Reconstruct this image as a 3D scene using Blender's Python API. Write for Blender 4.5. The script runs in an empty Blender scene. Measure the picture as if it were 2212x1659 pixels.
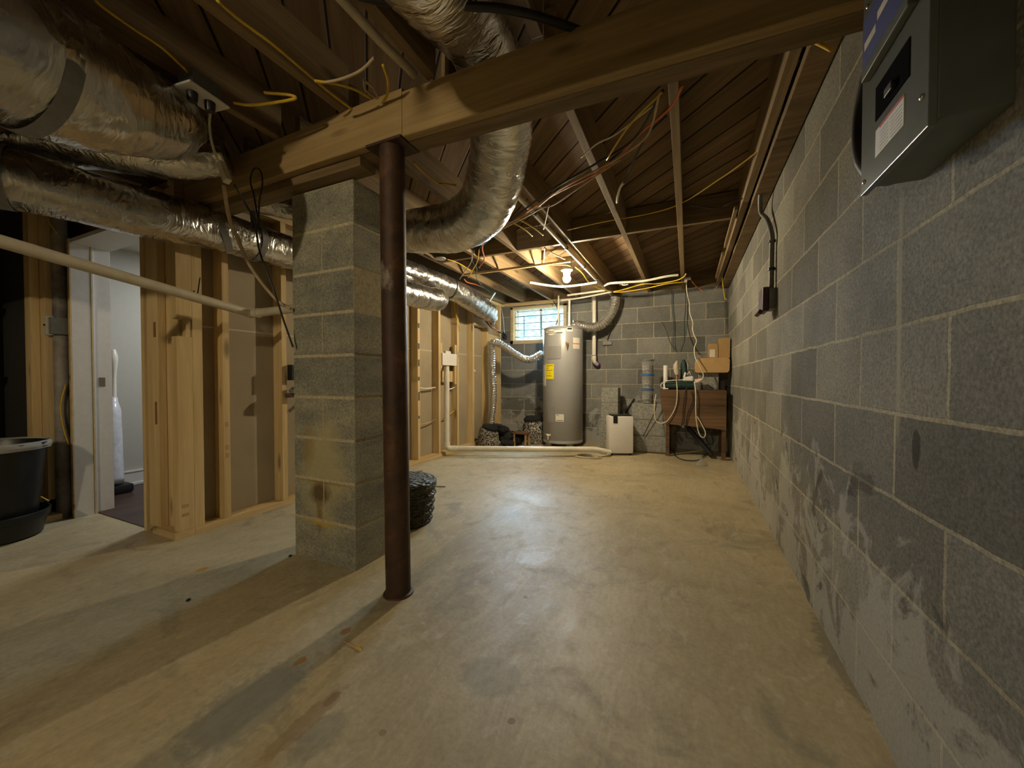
import bpy, bmesh, math, random
from mathutils import Vector, Matrix, noise
random.seed(7)
C = bpy.context.scene
COL = C.collection

# ------------------------------------------------------------------ camera
cam = bpy.data.objects.new('camera', bpy.data.cameras.new('camera'))
COL.objects.link(cam)
cam.location = (0, 0, 0.895)
cam.rotation_euler = (math.pi/2 - math.atan(0.018), 0, math.atan(379/830.0))
cam.data.sensor_width = 36.0
cam.data.lens = 830.0/2212*36.0
cam.data.shift_y = 0.0011
cam.data.clip_start = 0.02
C.camera = cam

# ------------------------------------------------------------------ world, daylight, exposure
w = bpy.data.worlds.new('daylight'); C.world = w; w.use_nodes = True
bg = w.node_tree.nodes['Background']
bg.inputs[0].default_value = (0.78, 0.92, 1.0, 1); bg.inputs[1].default_value = 1.25
C.view_settings.view_transform = 'Standard'
C.view_settings.look = 'None'
C.view_settings.gamma = 1
C.view_settings.exposure = 0.0
C.cycles.max_bounces = 8
C.cycles.diffuse_bounces = 5
C.cycles.sample_clamp_indirect = 6.0
WIN = (-2.46, -1.58, 1.41, 1.965)      # window opening x0 x1 z0 z1
FARY = 5.34
XR = 0.448
def area(name, loc, rot, sx, sy, power, col, portal=False):
    l = bpy.data.lights.new(name, 'AREA'); l.shape = 'RECTANGLE'; l.size = sx; l.size_y = sy
    l.energy = power; l.color = col
    if portal: l.cycles.is_portal = True
    o = bpy.data.objects.new(name, l); COL.objects.link(o); o.location = loc; o.rotation_euler = rot
    return o
area('window_portal', (-2.02, FARY+0.30, 1.69), (-math.pi/2, 0, 0), 0.9, 0.6, 1, (1, 1, 1), True)
sun = bpy.data.lights.new('soft_daylight', 'SUN'); sun.energy = 130.0; sun.angle = math.radians(55); sun.color = (0.50, 0.76, 1.0)
so = bpy.data.objects.new('soft_daylight', sun); COL.objects.link(so); so.location = (-3.4, 8.0, 4.5)
so.rotation_euler = Vector((1.1, -2.75, -1.65)).to_track_quat('-Z', 'Y').to_euler()
# ceiling light of the finished room behind the door
area('hall_light', (-3.35, 2.1, 1.93), (0, 0, 0), 0.35, 0.35, 17, (0.94, 0.97, 1.0))
BULB_FAR = (-1.10, 3.72, 1.885)
BULB_NEAR = (-0.985, -2.1, 2.09)
BULB_COL = (1.0, 0.84, 0.58)
P_FAR, P_NEAR = 1800.0, 2300.0

# ------------------------------------------------------------------ helpers
ORG = {}
def tag(o, label=None, cat=None, group=None, kind=None):
    if label: o['label'] = label
    if cat: o['category'] = cat
    if group: o['group'] = group
    if kind: o['kind'] = kind
    return o
def thing(name, loc, label, cat, group=None):
    o = bpy.data.objects.new(name, None); COL.objects.link(o)
    o.location = loc; o.empty_display_size = 0.05
    ORG[o.name] = Vector(loc)
    return tag(o, label, cat, group)
def obj(name, bm, mat, parent=None, smooth=False, origin=None):
    if not isinstance(mat, (list, tuple)): mat = [mat]
    bmesh.ops.remove_doubles(bm, verts=bm.verts, dist=1e-6)
    me = bpy.data.meshes.new(name)
    if parent is not None: org = ORG[parent.name]
    elif origin is not None: org = Vector(origin)
    else:
        xs = [v.co for v in bm.verts]
        org = Vector(((min(v.x for v in xs)+max(v.x for v in xs))/2, (min(v.y for v in xs)+max(v.y for v in xs))/2, min(v.z for v in xs)))
    for v in bm.verts: v.co -= org
    bm.normal_update()
    bm.to_mesh(me); bm.free()
    for m in mat: me.materials.append(m)
    o = bpy.data.objects.new(name, me); COL.objects.link(o)
    if parent is not None: o.parent = parent
    else: o.location = org
    ORG[o.name] = org
    if smooth:
        for p in me.polygons: p.use_smooth = True
        if smooth == 'auto':
            try: me.set_sharp_from_angle(angle=math.radians(40))
            except Exception: pass
    return o
def single(name, bm, mat, label, cat, group=None, smooth=False):
    return tag(obj(name, bm, mat, None, smooth), label, cat, group)
def struct(name, bm, mat, parent=None):
    o = obj(name, bm, mat, parent, False, (0, 0, 0) if parent is None else None)
    o['kind'] = 'structure'
    return o
def B(): return bmesh.new()
def box(bm, x0, x1, y0, y1, z0, z1, bev=0.0, rot=None, piv=None, mi=0):
    if x0 > x1: x0, x1 = x1, x0
    if y0 > y1: y0, y1 = y1, y0
    if z0 > z1: z0, z1 = z1, z0
    vs = [bm.verts.new(c) for c in [(x0,y0,z0),(x1,y0,z0),(x1,y1,z0),(x0,y1,z0),(x0,y0,z1),(x1,y0,z1),(x1,y1,z1),(x0,y1,z1)]]
    fs = [bm.faces.new([vs[i] for i in q]) for q in [(0,3,2,1),(4,5,6,7),(0,1,5,4),(1,2,6,5),(2,3,7,6),(3,0,4,7)]]
    for f_ in fs: f_.material_index = mi
    if bev > 0:
        es = list({e for f_ in fs for e in f_.edges})
        r = bmesh.ops.bevel(bm, geom=es, offset=bev, segments=2, affect='EDGES', profile=0.6)
        vs = list({v for f_ in r['faces'] for v in f_.verts} | {v for v in vs if v.is_valid})
        for f_ in r['faces']: f_.material_index = mi
    if rot is not None:
        c = Vector(piv) if piv else Vector(((x0+x1)/2, (y0+y1)/2, (z0+z1)/2))
        vs = [v for v in vs if v.is_valid]
        for v in vs: v.co = c + rot @ (v.co - c)
    return bm
def rz(a): return Matrix.Rotation(math.radians(a), 3, 'Z')
def rx(a): return Matrix.Rotation(math.radians(a), 3, 'X')
def ry(a): return Matrix.Rotation(math.radians(a), 3, 'Y')
def smooth_path(pts, n=8):
    P = [Vector(p) for p in pts]
    if len(P) < 3 or n <= 1: return P
    out = []
    Q = [P[0]*2-P[1]] + P + [P[-1]*2-P[-2]]
    for i in range(1, len(Q)-2):
        p0, p1, p2, p3 = Q[i-1], Q[i], Q[i+1], Q[i+2]
        for k in range(n):
            t = k/n
            out.append(0.5*((2*p1)+(-p0+p2)*t+(2*p0-5*p1+4*p2-p3)*t*t+(-p0+3*p1-3*p2+p3)*t**3))
    out.append(P[-1])
    return out
def tube(bm, pts, r, seg=10, n=8, cap=True, prof=None, rr=None, flat=None, mi=0, uv=False):
    """tube along pts. rr: per control point radius; prof(s, a, t): radius offset with s = length along, a = angle"""
    path = smooth_path(pts, n)
    N = len(path); uvl = bm.loops.layers.uv.verify() if uv else None; LL = []
    def rad(i):
        if rr is None: return r
        t = i/(N-1)*(len(rr)-1); k = min(int(t), len(rr)-2); q = t-k; q = q*q*(3-2*q)
        return rr[k]*(1-q)+rr[k+1]*q
    def fl(i):
        if flat is None: return 1.0
        t = i/(N-1)*(len(flat)-1); k = min(int(t), len(flat)-2); q = t-k
        return flat[k]*(1-q)+flat[k+1]*q
    T0 = (path[1]-path[0]).normalized()
    up = Vector((0, 0, 1)) if abs(T0.z) < 0.9 else Vector((0, 1, 0))
    nrm = (up - T0*up.dot(T0)).normalized()
    rings = []; L = 0
    for i in range(N):
        T = (path[min(i+1, N-1)]-path[max(i-1, 0)])
        if T.length < 1e-9: T = T0
        T = T.normalized()
        nrm = nrm - T*nrm.dot(T)
        nrm = nrm.normalized() if nrm.length > 1e-6 else T.orthogonal().normalized()
        bn = T.cross(nrm)
        if i: L += (path[i]-path[i-1]).length
        LL.append(L); R_ = rad(i); F_ = fl(i)
        ring = []
        for k in range(seg):
            a = 2*math.pi*k/seg
            q = R_ + (prof(L, a, i/(N-1)) if prof else 0)
            ring.append(bm.verts.new(path[i] + nrm*math.cos(a)*q*F_ + bn*math.sin(a)*q))
        rings.append(ring)
    for i in range(N-1):
        for k in range(seg):
            f_ = bm.faces.new((rings[i][k], rings[i][(k+1) % seg], rings[i+1][(k+1) % seg], rings[i+1][k])); f_.material_index = mi
            if uv:
                for lp, q in zip(f_.loops, ((k, i), (k+1, i), (k+1, i+1), (k, i+1))): lp[uvl].uv = (q[0]/seg*6.283*r, LL[q[1]])
    if cap:
        bm.faces.new(list(reversed(rings[0]))).material_index = mi
        bm.faces.new(rings[-1]).material_index = mi
    return bm
def cyl(bm, p0, p1, r, seg=24, r2=None, mi=0):
    return tube(bm, [p0, p1], r, seg, 1, True, rr=None if r2 is None else [r, r2], mi=mi)
def lathe(bm, prof, cx, cy, seg=32, mi=0, sy=1.0):
    rings = [[bm.verts.new((cx+r*math.cos(2*math.pi*k/seg), cy+r*sy*math.sin(2*math.pi*k/seg), z)) for k in range(seg)] for r, z in prof]
    for i in range(len(rings)-1):
        for k in range(seg):
            f_ = bm.faces.new((rings[i][k], rings[i][(k+1) % seg], rings[i+1][(k+1) % seg], rings[i+1][k])); f_.material_index = mi
    if prof[0][0] > 1e-5: bm.faces.new(list(reversed(rings[0]))).material_index = mi
    if prof[-1][0] > 1e-5: bm.faces.new(rings[-1]).material_index = mi
    return bm
def sphere(bm, c, r, sx=1, sy=1, sz=1, u=20, v=12, mi=0):
    m = Matrix.Translation(c) @ Matrix.Diagonal((r*sx, r*sy, r*sz, 1))
    r_ = bmesh.ops.create_uvsphere(bm, u_segments=u, v_segments=v, radius=1, matrix=m)
    for v_ in r_['verts']:
        for f_ in v_.link_faces: f_.material_index = mi
    return bm
def text(name, body, size, mat, parent, M, depth=0.0006):
    cu = bpy.data.curves.new(name, 'FONT'); cu.body = body; cu.size = size; cu.extrude = depth
    cu.align_x = 'CENTER'; cu.align_y = 'CENTER'
    o = bpy.data.objects.new(name, cu); COL.objects.link(o)
    me = bpy.data.meshes.new_from_object(o.evaluated_get(bpy.context.evaluated_depsgraph_get()))
    bpy.data.objects.remove(o)
    bm = bmesh.new(); bm.from_mesh(me); bmesh.ops.transform(bm, matrix=M, verts=bm.verts)
    for f_ in bm.faces: f_.material_index = 0
    return obj(name, bm, mat, parent)

# ------------------------------------------------------------------ materials
class NT:
    def __init__(s, name):
        s.m = bpy.data.materials.new(name); s.m.use_nodes = True
        s.t = s.m.node_tree; s.b = s.t.nodes['Principled BSDF']
    def n(s, typ, **kw):
        nd = s.t.nodes.new(typ)
        for k, v in kw.items():
            if k in nd.inputs.keys() if isinstance(k, str) else False: nd.inputs[k].default_value = v
            else: setattr(nd, k, v)
        return nd
    def l(s, a, b): s.t.links.new(a, b)
    def obj(s): return s.n('ShaderNodeTexCoord').outputs['Object']
    def pos(s): return s.n('ShaderNodeNewGeometry').outputs['Position']
    def map(s, vec, scale=(1, 1, 1), loc=(0, 0, 0), rot=(0, 0, 0)):
        m = s.n('ShaderNodeMapping'); s.l(vec, m.inputs['Vector'])
        m.inputs['Scale'].default_value = scale; m.inputs['Location'].default_value = loc; m.inputs['Rotation'].default_value = rot
        return m.outputs[0]
    def noise(s, vec, scale=5, detail=4, rough=0.55, dist=0.0):
        nd = s.n('ShaderNodeTexNoise'); s.l(vec, nd.inputs['Vector'])
        nd.inputs['Scale'].default_value = scale; nd.inputs['Detail'].default_value = detail
        nd.inputs['Roughness'].default_value = rough; nd.inputs['Distortion'].default_value = dist
        return nd.outputs['Fac']
    def ramp(s, fac, stops):
        r = s.n('ShaderNodeValToRGB'); s.l(fac, r.inputs[0])
        e = r.color_ramp.elements
        while len(e) < len(stops): e.new(0.5)
        for i, (p, c) in enumerate(stops):
            e[i].position = p; e[i].color = (*c, 1) if not isinstance(c, (int, float)) else (c, c, c, 1)
        return r.outputs[0]
    def mix(s, fac, a, b, mode='MIX'):
        m = s.n('ShaderNodeMix', data_type='RGBA', blend_type=mode)
        for i, v in ((0, fac), (6, a), (7, b)):
            if hasattr(v, 'links'): s.l(v, m.inputs[i])
            else: m.inputs[i].default_value = v if i == 0 else (*v, 1)
        return m.outputs[2]
    def math(s, op, a, b=0.0):
        m = s.n('ShaderNodeMath', operation=op)
        for i, v in ((0, a), (1, b)):
            if hasattr(v, 'links'): s.l(v, m.inputs[i])
            else: m.inputs[i].default_value = v
        return m.outputs[0]
    def mapr(s, v, a, b, c=0.0, d=1.0):
        m = s.n('ShaderNodeMapRange'); s.l(v, m.inputs[0])
        for i, q in enumerate((a, b, c, d)): m.inputs[i+1].default_value = q
        return m.outputs[0]
    def bump(s, h, strength=0.3, dist=0.01, nrm=None):
        b = s.n('ShaderNodeBump'); s.l(h, b.inputs['Height'])
        b.inputs['Strength'].default_value = strength; b.inputs['Distance'].default_value = dist
        if nrm: s.l(nrm, b.inputs['Normal'])
        s.l(b.outputs[0], s.b.inputs['Normal']); return b.outputs[0]
    def out(s, col=None, rough=0.6, metal=0.0, spec=0.5):
        if col is not None:
            if hasattr(col, 'links'): s.l(col, s.b.inputs['Base Color'])
            else: s.b.inputs['Base Color'].default_value = (*col, 1)
        if hasattr(rough, 'links'): s.l(rough, s.b.inputs['Roughness'])
        else: s.b.inputs['Roughness'].default_value = rough
        s.b.inputs['Metallic'].default_value = metal
        s.b.inputs['Specular IOR Level'].default_value = spec
        return s.m

def plain(name, col, rough=0.5, metal=0.0, var=0.12, nscale=30, bump=0.0, spec=0.5):
    k = NT(name); v = k.noise(k.obj(), nscale, 3)
    d = tuple(c*(1-var) for c in col); h = tuple(min(1, c*(1+var)) for c in col)
    c = k.ramp(v, [(0.3, d), (0.7, h)])
    if bump: k.bump(v, bump, 0.003)
    return k.out(c, rough, metal, spec)
def emis(name, col, strength):
    k = NT(name); k.b.inputs['Emission Color'].default_value = (*col, 1); k.b.inputs['Emission Strength'].default_value = strength
    return k.out(col, 0.4)
def wood(name, base, dark, axis='Z', rough=0.65, knots=True, scale=1.0, stamp=0.0):
    k = NT(name); o = k.obj()
    oi = k.n('ShaderNodeObjectInfo')
    add = k.n('ShaderNodeVectorMath', operation='ADD'); k.l(o, add.inputs[0])
    rnd = k.n('ShaderNodeVectorMath', operation='SCALE'); k.l(oi.outputs['Location'], rnd.inputs[0]); rnd.inputs['Scale'].default_value = 3.7
    k.l(rnd.outputs[0], add.inputs[1]); o = add.outputs[0]
    sc = {'X': (0.05, 1, 1), 'Y': (1, 0.05, 1), 'Z': (1, 1, 0.05)}[axis]
    g = k.noise(k.map(o, tuple(q*45*scale for q in sc)), 1.0, 5, 0.6, 0.6)
    g2 = k.noise(k.map(o, tuple(q*9*scale for q in sc)), 1.0, 3, 0.5, 0.4)
    big = k.noise(o, 1.6, 2)
    f_ = k.math('ADD', k.math('MULTIPLY', g, 0.55), k.math('MULTIPLY', g2, 0.45))
    c = k.ramp(f_, [(0.36, dark), (0.5, tuple(a*0.5+b*0.5 for a, b in zip(base, dark))), (0.62, base)])
    c = k.mix(k.mapr(big, 0.35, 0.65, 0.0, 0.35), c, dark)
    if knots:
        vo = k.n('ShaderNodeTexVoronoi'); ks = {'X': (0.28, 1, 1), 'Y': (1, 0.28, 1), 'Z': (1, 1, 0.28)}[axis]
        k.l(k.map(o, tuple(q*7.5 for q in ks)), vo.inputs['Vector']); vo.inputs['Scale'].default_value = 1.0
        kn = k.mapr(vo.outputs['Distance'], 0.06, 0.17, 1.0, 0.0)
        c = k.mix(k.math('MULTIPLY', kn, 0.75), c, tuple(q*0.28 for q in dark))
    k.bump(g, 0.25, 0.003)
    return k.out(c, rough, 0, 0.3)
def blockmat(name, axis='X', col=(0.225, 0.217, 0.187), mort=(0.40, 0.36, 0.26), stains=True, bw=0.4064, rh=0.2032, off=0.0):
    k = NT(name); p = k.pos()
    sx = k.n('ShaderNodeSeparateXYZ'); k.l(p, sx.inputs[0])
    cb = k.n('ShaderNodeCombineXYZ')
    h = sx.outputs[0 if axis == 'X' else 1]
    h = k.math('ADD', h, off+8.128)
    wob = k.noise(p, 9, 2); wob2 = k.noise(k.map(p, (1, 1, 1), (3, 5, 7)), 7, 2)
    h2 = k.math('ADD', h, k.math('MULTIPLY', k.math('SUBTRACT', wob, 0.5), 0.012))
    z2 = k.math('ADD', sx.outputs[2], k.math('MULTIPLY', k.math('SUBTRACT', wob2, 0.5), 0.012))
    k.l(h2, cb.inputs[0]); k.l(z2, cb.inputs[1])
    br = k.n('ShaderNodeTexBrick'); k.l(cb.outputs[0], br.inputs['Vector'])
    br.offset = 0.5
    br.inputs['Scale'].default_value = 1.0
    br.inputs['Brick Width'].default_value = bw; br.inputs['Row Height'].default_value = rh
    br.inputs['Mortar Size'].default_value = 0.0055; br.inputs['Mortar Smooth'].default_value = 0.25
    br.inputs['Color1'].default_value = (*[c*0.74 for c in col], 1); br.inputs['Color2'].default_value = (*[c*1.30 for c in col], 1)
    br.inputs['Mortar'].default_value = (*mort, 1)
    grain = k.noise(p, 120, 6, 0.8)
    grain2 = k.noise(p, 55, 3, 0.6)
    cloud = k.noise(p, 2.6, 5, 0.6, 0.3)
    c = k.mix(1.0, br.outputs['Color'], k.ramp(grain, [(0.32, 0.52), (0.5, 0.99), (0.70, 1.5)]), 'MULTIPLY')
    c = k.mix(1.0, c, k.ramp(cloud, [(0.3, (0.72, 0.73, 0.74)), (0.55, (1, 1, 1)), (0.75, (1.2, 1.18, 1.08))]), 'MULTIPLY')
    # scattered dark pores
    c = k.mix(k.mapr(grain2, 0.34, 0.27, 0.0, 0.35), c, tuple(q*0.3 for q in col))
    # mortar smears down some joints
    sm = k.noise(k.map(p, (3.2, 3.2, 0.5), (1, 2, 0)), 1.0, 4, 0.6)
    c = k.mix(k.mapr(sm, 0.63, 0.75, 0.0, 0.35), c, tuple(q*0.8 for q in mort))
    if stains:
        hz = k.mapr(sx.outputs[2], 0.10, 0.78, 1.0, 0.0)
        e1 = k.noise(k.map(p, (1, 1, 0.8)), 5.5, 8, 0.66, 0.6)
        m1 = k.mapr(k.math('ADD', e1, k.math('MULTIPLY', hz, 0.22)), 0.62, 0.68, 0, 1)
        m1 = k.math('MULTIPLY', m1, k.mapr(hz, 0.02, 0.35, 0, 0.50))
        c = k.mix(m1, c, (0.50, 0.485, 0.43))
        e2 = k.noise(k.map(p, (1, 1, 1.2), (4.3, 1.1, 2.2)), 5.0, 6, 0.62, 0.7)
        m2 = k.math('MULTIPLY', k.mapr(e2, 0.60, 0.66, 0, 1), k.mapr(hz, 0.0, 0.3, 0, 0.72))
        c = k.mix(m2, c, (0.055, 0.052, 0.045))
    if axis == 'Y':
        # long mortar drip beside a joint and a dark damp spot
        dn = k.noise(k.map(p, (20, 20, 2.5)), 1.0, 4, 0.6)
        dy = k.math('ABSOLUTE', k.math('SUBTRACT', sx.outputs[1], 1.192))
        band = k.math('MULTIPLY', k.mapr(dy, 0.006, 0.013, 1, 0), k.math('MULTIPLY', k.mapr(sx.outputs[2], 0.72, 0.82, 0, 1), k.mapr(sx.outputs[2], 1.34, 1.30, 0, 1)))
        c = k.mix(k.math('MULTIPLY', band, k.mapr(dn, 0.38, 0.55, 0.15, 0.8)), c, mort)
        a1 = k.math('DIVIDE', k.math('SUBTRACT', sx.outputs[1], 1.11), 0.018); a2 = k.math('DIVIDE', k.math('SUBTRACT', sx.outputs[2], 0.745), 0.045)
        dd_ = k.math('ADD', k.math('SQRT', k.math('ADD', k.math('MULTIPLY', a1, a1), k.math('MULTIPLY', a2, a2))), k.math('MULTIPLY', k.math('SUBTRACT', k.noise(p, 35, 4), 0.5), 1.2))
        c = k.mix(k.mapr(dd_, 1.0, 0.8, 0, 0.75), c, (0.03, 0.026, 0.02))
    hgt = k.math('ADD', k.math('MULTIPLY', grain, 0.6), k.math('MULTIPLY', grain2, 0.4))
    k.bump(k.math('ADD', k.math('MULTIPLY', hgt, 0.5), k.math('MULTIPLY', br.outputs['Fac'], -0.35)), 0.7, 0.006)
    return k.out(c, 0.9, 0, 0.2)
def foil(name, tint=(0.62, 0.60, 0.56), rough=0.24, streak=1.0, b=0.42, metal=0.96):
    """foil jacket: broad folds plus fine wrinkles that run round the duct (UV: round, along)"""
    k = NT(name); uv = k.n('ShaderNodeTexCoord').outputs['UV']
    n0 = k.noise(k.map(uv, (3.0, 5, 1)), 1.0, 2, 0.5, 0.6)
    n1 = k.noise(k.map(uv, (5, 60*streak, 1)), 1.0, 3, 0.55, 0.7)
    n2 = k.noise(k.map(uv, (7, 13, 1), (3, 3, 0)), 1.0, 3, 0.55, 1.2)
    rg = k.math('ABSOLUTE', k.math('SUBTRACT', n2, 0.5))
    h = k.math('ADD', k.math('ADD', k.math('MULTIPLY', n0, 1.6), k.math('MULTIPLY', n1, 0.16)), k.math('MULTIPLY', rg, -0.9))
    k.bump(h, b, 0.03)
    c = k.ramp(n0, [(0.3, tuple(q*0.75 for q in tint)), (0.65, tint)])
    return k.out(c, k.mapr(n2, 0.35, 0.65, rough*0.75, rough*1.35), metal)

M = {}
M['stud'] = wood('stud_pine', (0.68, 0.52, 0.28), (0.48, 0.34, 0.15), 'Z')
M['studY'] = wood('plate_pine', (0.68, 0.52, 0.28), (0.48, 0.34, 0.15), 'Y')
M['studX'] = wood('block_pine', (0.68, 0.52, 0.28), (0.48, 0.34, 0.15), 'X')
M['joist'] = wood('joist_wood', (0.31, 0.22, 0.115), (0.15, 0.10, 0.048), 'Y')
M['joistX'] = wood('bridging_wood', (0.28, 0.20, 0.10), (0.13, 0.088, 0.042), 'X')
M['beam'] = wood('beam_wood', (0.44, 0.31, 0.14), (0.24, 0.155, 0.06), 'X', scale=0.8)
M['beamdark'] = wood('beam_dark_wood', (0.27, 0.18, 0.085), (0.12, 0.08, 0.036), 'X')
M['crate'] = wood('stained_plywood', (0.20, 0.115, 0.055), (0.060, 0.034, 0.017), 'X', 0.7, False, 0.7)
M['drywall'] = None
M['white'] = plain('white_trim_paint', (0.62, 0.60, 0.56), 0.45, 0, 0.04)
M['pvc'] = plain('white_pvc', (0.66, 0.62, 0.52), 0.32, 0, 0.06, 20)
M['pvcold'] = plain('aged_pvc', (0.50, 0.44, 0.32), 0.4, 0, 0.10, 14)
M['plastic'] = plain('white_plastic', (0.70, 0.67, 0.62), 0.35, 0, 0.03)
M['black'] = plain('black_rubber', (0.012, 0.012, 0.013), 0.45)
M['blackpl'] = plain('black_plastic', (0.010, 0.011, 0.012), 0.38)
M['fabric'] = plain('black_fabric', (0.010, 0.010, 0.012), 0.95, 0, 0.4, 60, 0.4)
M['grey'] = plain('grey_box_metal', (0.16, 0.17, 0.16), 0.4, 0.2)
M['conduit'] = plain('grey_conduit', (0.13, 0.13, 0.11), 0.5)
M['panel'] = plain('panel_grey_paint', (0.105, 0.118, 0.105), 0.42, 0.0, 0.10, 14)
M['tank'] = plain('grey_enamel_tank', (0.285, 0.28, 0.272), 0.34, 0.0, 0.03, 6, 0, 0.6)
M['tankd'] = plain('grey_enamel_dark', (0.23, 0.225, 0.218), 0.4, 0.0, 0.03)
M['yellow'] = plain('yellow_sheath', (0.62, 0.40, 0.02), 0.45)
M['orange'] = plain('orange_sheath', (0.60, 0.15, 0.035), 0.45)
M['tan'] = plain('tan_sheath', (0.42, 0.32, 0.18), 0.5)
M['cord'] = plain('cream_cord', (0.62, 0.58, 0.42), 0.45)
M['green'] = plain('green_cord', (0.012, 0.06, 0.055), 0.5)
M['strap'] = plain('grey_strap', (0.20, 0.20, 0.20), 0.45)
M['ylabel'] = plain('yellow_label', (0.80, 0.66, 0.01), 0.5, 0, 0.04)
M['ink'] = plain('black_ink', (0.015, 0.015, 0.015), 0.6)
M['paper'] = plain('label_paper', (0.66, 0.63, 0.54), 0.6, 0, 0.05)
M['orangeink'] = plain('orange_ink', (0.75, 0.14, 0.02), 0.6)
M['redink'] = plain('red_ink', (0.45, 0.03, 0.02), 0.6)
M['blueink'] = plain('blue_ink', (0.02, 0.035, 0.20), 0.6)
M['darkgreen'] = plain('dark_green_nylon', (0.010, 0.035, 0.028), 0.7, 0, 0.3)
M['card'] = plain('cardboard', (0.46, 0.29, 0.12), 0.8, 0, 0.06, 12)
M['carddk'] = plain('cardboard_dark', (0.40, 0.25, 0.10), 0.8, 0, 0.06, 12)
M['brass'] = plain('brass', (0.55, 0.33, 0.12), 0.3, 0.9)
M['steel'] = plain('bright_steel', (0.6, 0.58, 0.54), 0.3, 0.9)
M['red'] = plain('red_plastic', (0.30, 0.03, 0.02), 0.4)
M['maroon'] = plain('maroon_box', (0.055, 0.016, 0.018), 0.45)
M['barsgreen'] = plain('green_window_bars', (0.02, 0.085, 0.075), 0.5)
M['winframe'] = plain('window_vinyl', (0.55, 0.60, 0.62), 0.4)
M['purple'] = plain('purple_primer', (0.10, 0.03, 0.20), 0.5)
M['foil'] = foil('foil_jacket', (0.66, 0.64, 0.60))
M['foilbright'] = foil('foil_jacket_bright', (0.74, 0.73, 0.70), 0.24, 1.0, 0.5)
k = NT('flexible_aluminium'); k.bump(k.noise(k.obj(), 90, 3), 0.4, 0.01); M['foilsm'] = k.out((0.74, 0.73, 0.70), 0.27, 0.95)

# drywall back paper
k = NT('drywall_paper'); p_ = k.pos()
c_ = k.ramp(k.noise(p_, 3.0, 4), [(0.3, (0.30, 0.245, 0.165)), (0.7, (0.36, 0.30, 0.20))])
sx_ = k.n('ShaderNodeSeparateXYZ'); k.l(p_, sx_.inputs[0])
seam = k.mapr(k.math('ABSOLUTE', k.math('SUBTRACT', sx_.outputs[2], 1.205)), 0.0, 0.006, 1, 0)
c_ = k.mix(seam, c_, (0.62, 0.56, 0.45))
M['drywall'] = k.out(c_, 0.85)
# floor concrete
k = NT('concrete_floor'); p_ = k.pos()
n1 = k.noise(p_, 1.3, 6, 0.6, 0.8); n2 = k.noise(k.map(p_, (1, 1, 1), (7, 3, 0)), 3.4, 6, 0.62, 1.4); n3 = k.noise(p_, 60, 4, 0.7)
n4 = k.noise(k.map(p_, (1, 0.6, 1), (2, 9, 0)), 9.0, 6, 0.65, 1.8)
c_ = k.ramp(n1, [(0.3, (0.335, 0.275, 0.160)), (0.5, (0.405, 0.34, 0.205)), (0.7, (0.475, 0.405, 0.255))])
c_ = k.mix(k.mapr(n2, 0.55, 0.70, 0, 0.55), c_, (0.20, 0.185, 0.145))
c_ = k.mix(k.mapr(n4, 0.58, 0.70, 0, 0.40), c_, (0.31, 0.20, 0.085))
c_ = k.mix(k.mapr(n4, 0.42, 0.34, 0, 0.45), c_, (0.50, 0.45, 0.33))
c_ = k.mix(1.0, c_, k.ramp(n3, [(0.3, 0.88), (0.7, 1.10)]), 'MULTIPLY')
def spot(k, c, x, y, r, col, a=0.8, sy=1.0, rot=0.0):
    v = k.map(k.map(p_, (1, 1, 1), (-x, -y, 0)), (1/r, 1/(r*sy), 0), (0, 0, 0), (0, 0, rot))
    nn = k.noise(p_, 40, 3)
    vl = k.n('ShaderNodeVectorMath', operation='LENGTH'); k.l(v, vl.inputs[0])
    d = k.math('ADD', vl.outputs['Value'], k.math('MULTIPLY', k.math('SUBTRACT', nn, 0.5), 0.9))
    return k.mix(k.mapr(d, 1.05, 0.8, 0, a), c, col)
for (q, r, col, a, sy) in [((-1.0935, 0.9764, 0.0), 0.016, (0.33, 0.15, 0.025), 0.9, 1.5), ((-1.108, 0.8155, 0.0), 0.014, (0.36, 0.17, 0.02), 0.95, 1.5),
        ((-2.0597, 1.0197, 0.0), 0.018, (0.36, 0.18, 0.02), 0.9, 1.5), ((-0.8975, 0.6719, 0.0), 0.03, (0.22, 0.13, 0.05), 0.5, 4.5), ((-0.8958, 0.752, 0.0), 0.015, (0.20, 0.13, 0.06), 0.7, 2.0),
        ((-0.411, 0.8971, 0.0), 0.011, (0.2, 0.13, 0.06), 0.8, 1.0), ((-0.6938, 0.7333, 0.0), 0.010, (0.2, 0.14, 0.07), 0.6, 1.0), ((-0.5959, 1.4372, 0.0), 0.012, (0.2, 0.14, 0.07), 0.7, 1.0),
        ((-0.2882, 2.0408, 0.0), 0.05, (0.31, 0.22, 0.11), 0.45, 1.3), ((0.1985, 1.7469, 0.0), 0.04, (0.31, 0.21, 0.11), 0.4, 0.6), ((-1.088, 0.6475, 0.0), 0.11, (0.17, 0.165, 0.13), 0.5, 1.5),
        ((-0.8308, 0.6597, 0.0), 0.05, (0.18, 0.17, 0.13), 0.45, 1.6), ((-0.5316, 1.01, 0.0), 0.10, (0.24, 0.22, 0.15), 0.5, 0.8), ((0.4725, 1.5528, 0.0), 0.07, (0.13, 0.12, 0.09), 0.6, 4.0)]:
    c_ = spot(k, c_, q[0], q[1], r, col, a, sy)
n5 = k.noise(k.map(p_, (14, 4, 1), (0, 0, 0), (0, 0, 0.7)), 1.0, 6, 0.7, 2.2)
c_ = k.mix(1.0, c_, k.ramp(n5, [(0.35, 0.90), (0.65, 1.08)]), 'MULTIPLY')
k.bump(k.math('ADD', k.math('ADD', k.math('MULTIPLY', n3, 0.3), k.math('MULTIPLY', n2, 1.0)), k.math('MULTIPLY', n5, 0.5)), 0.35, 0.006)
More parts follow.
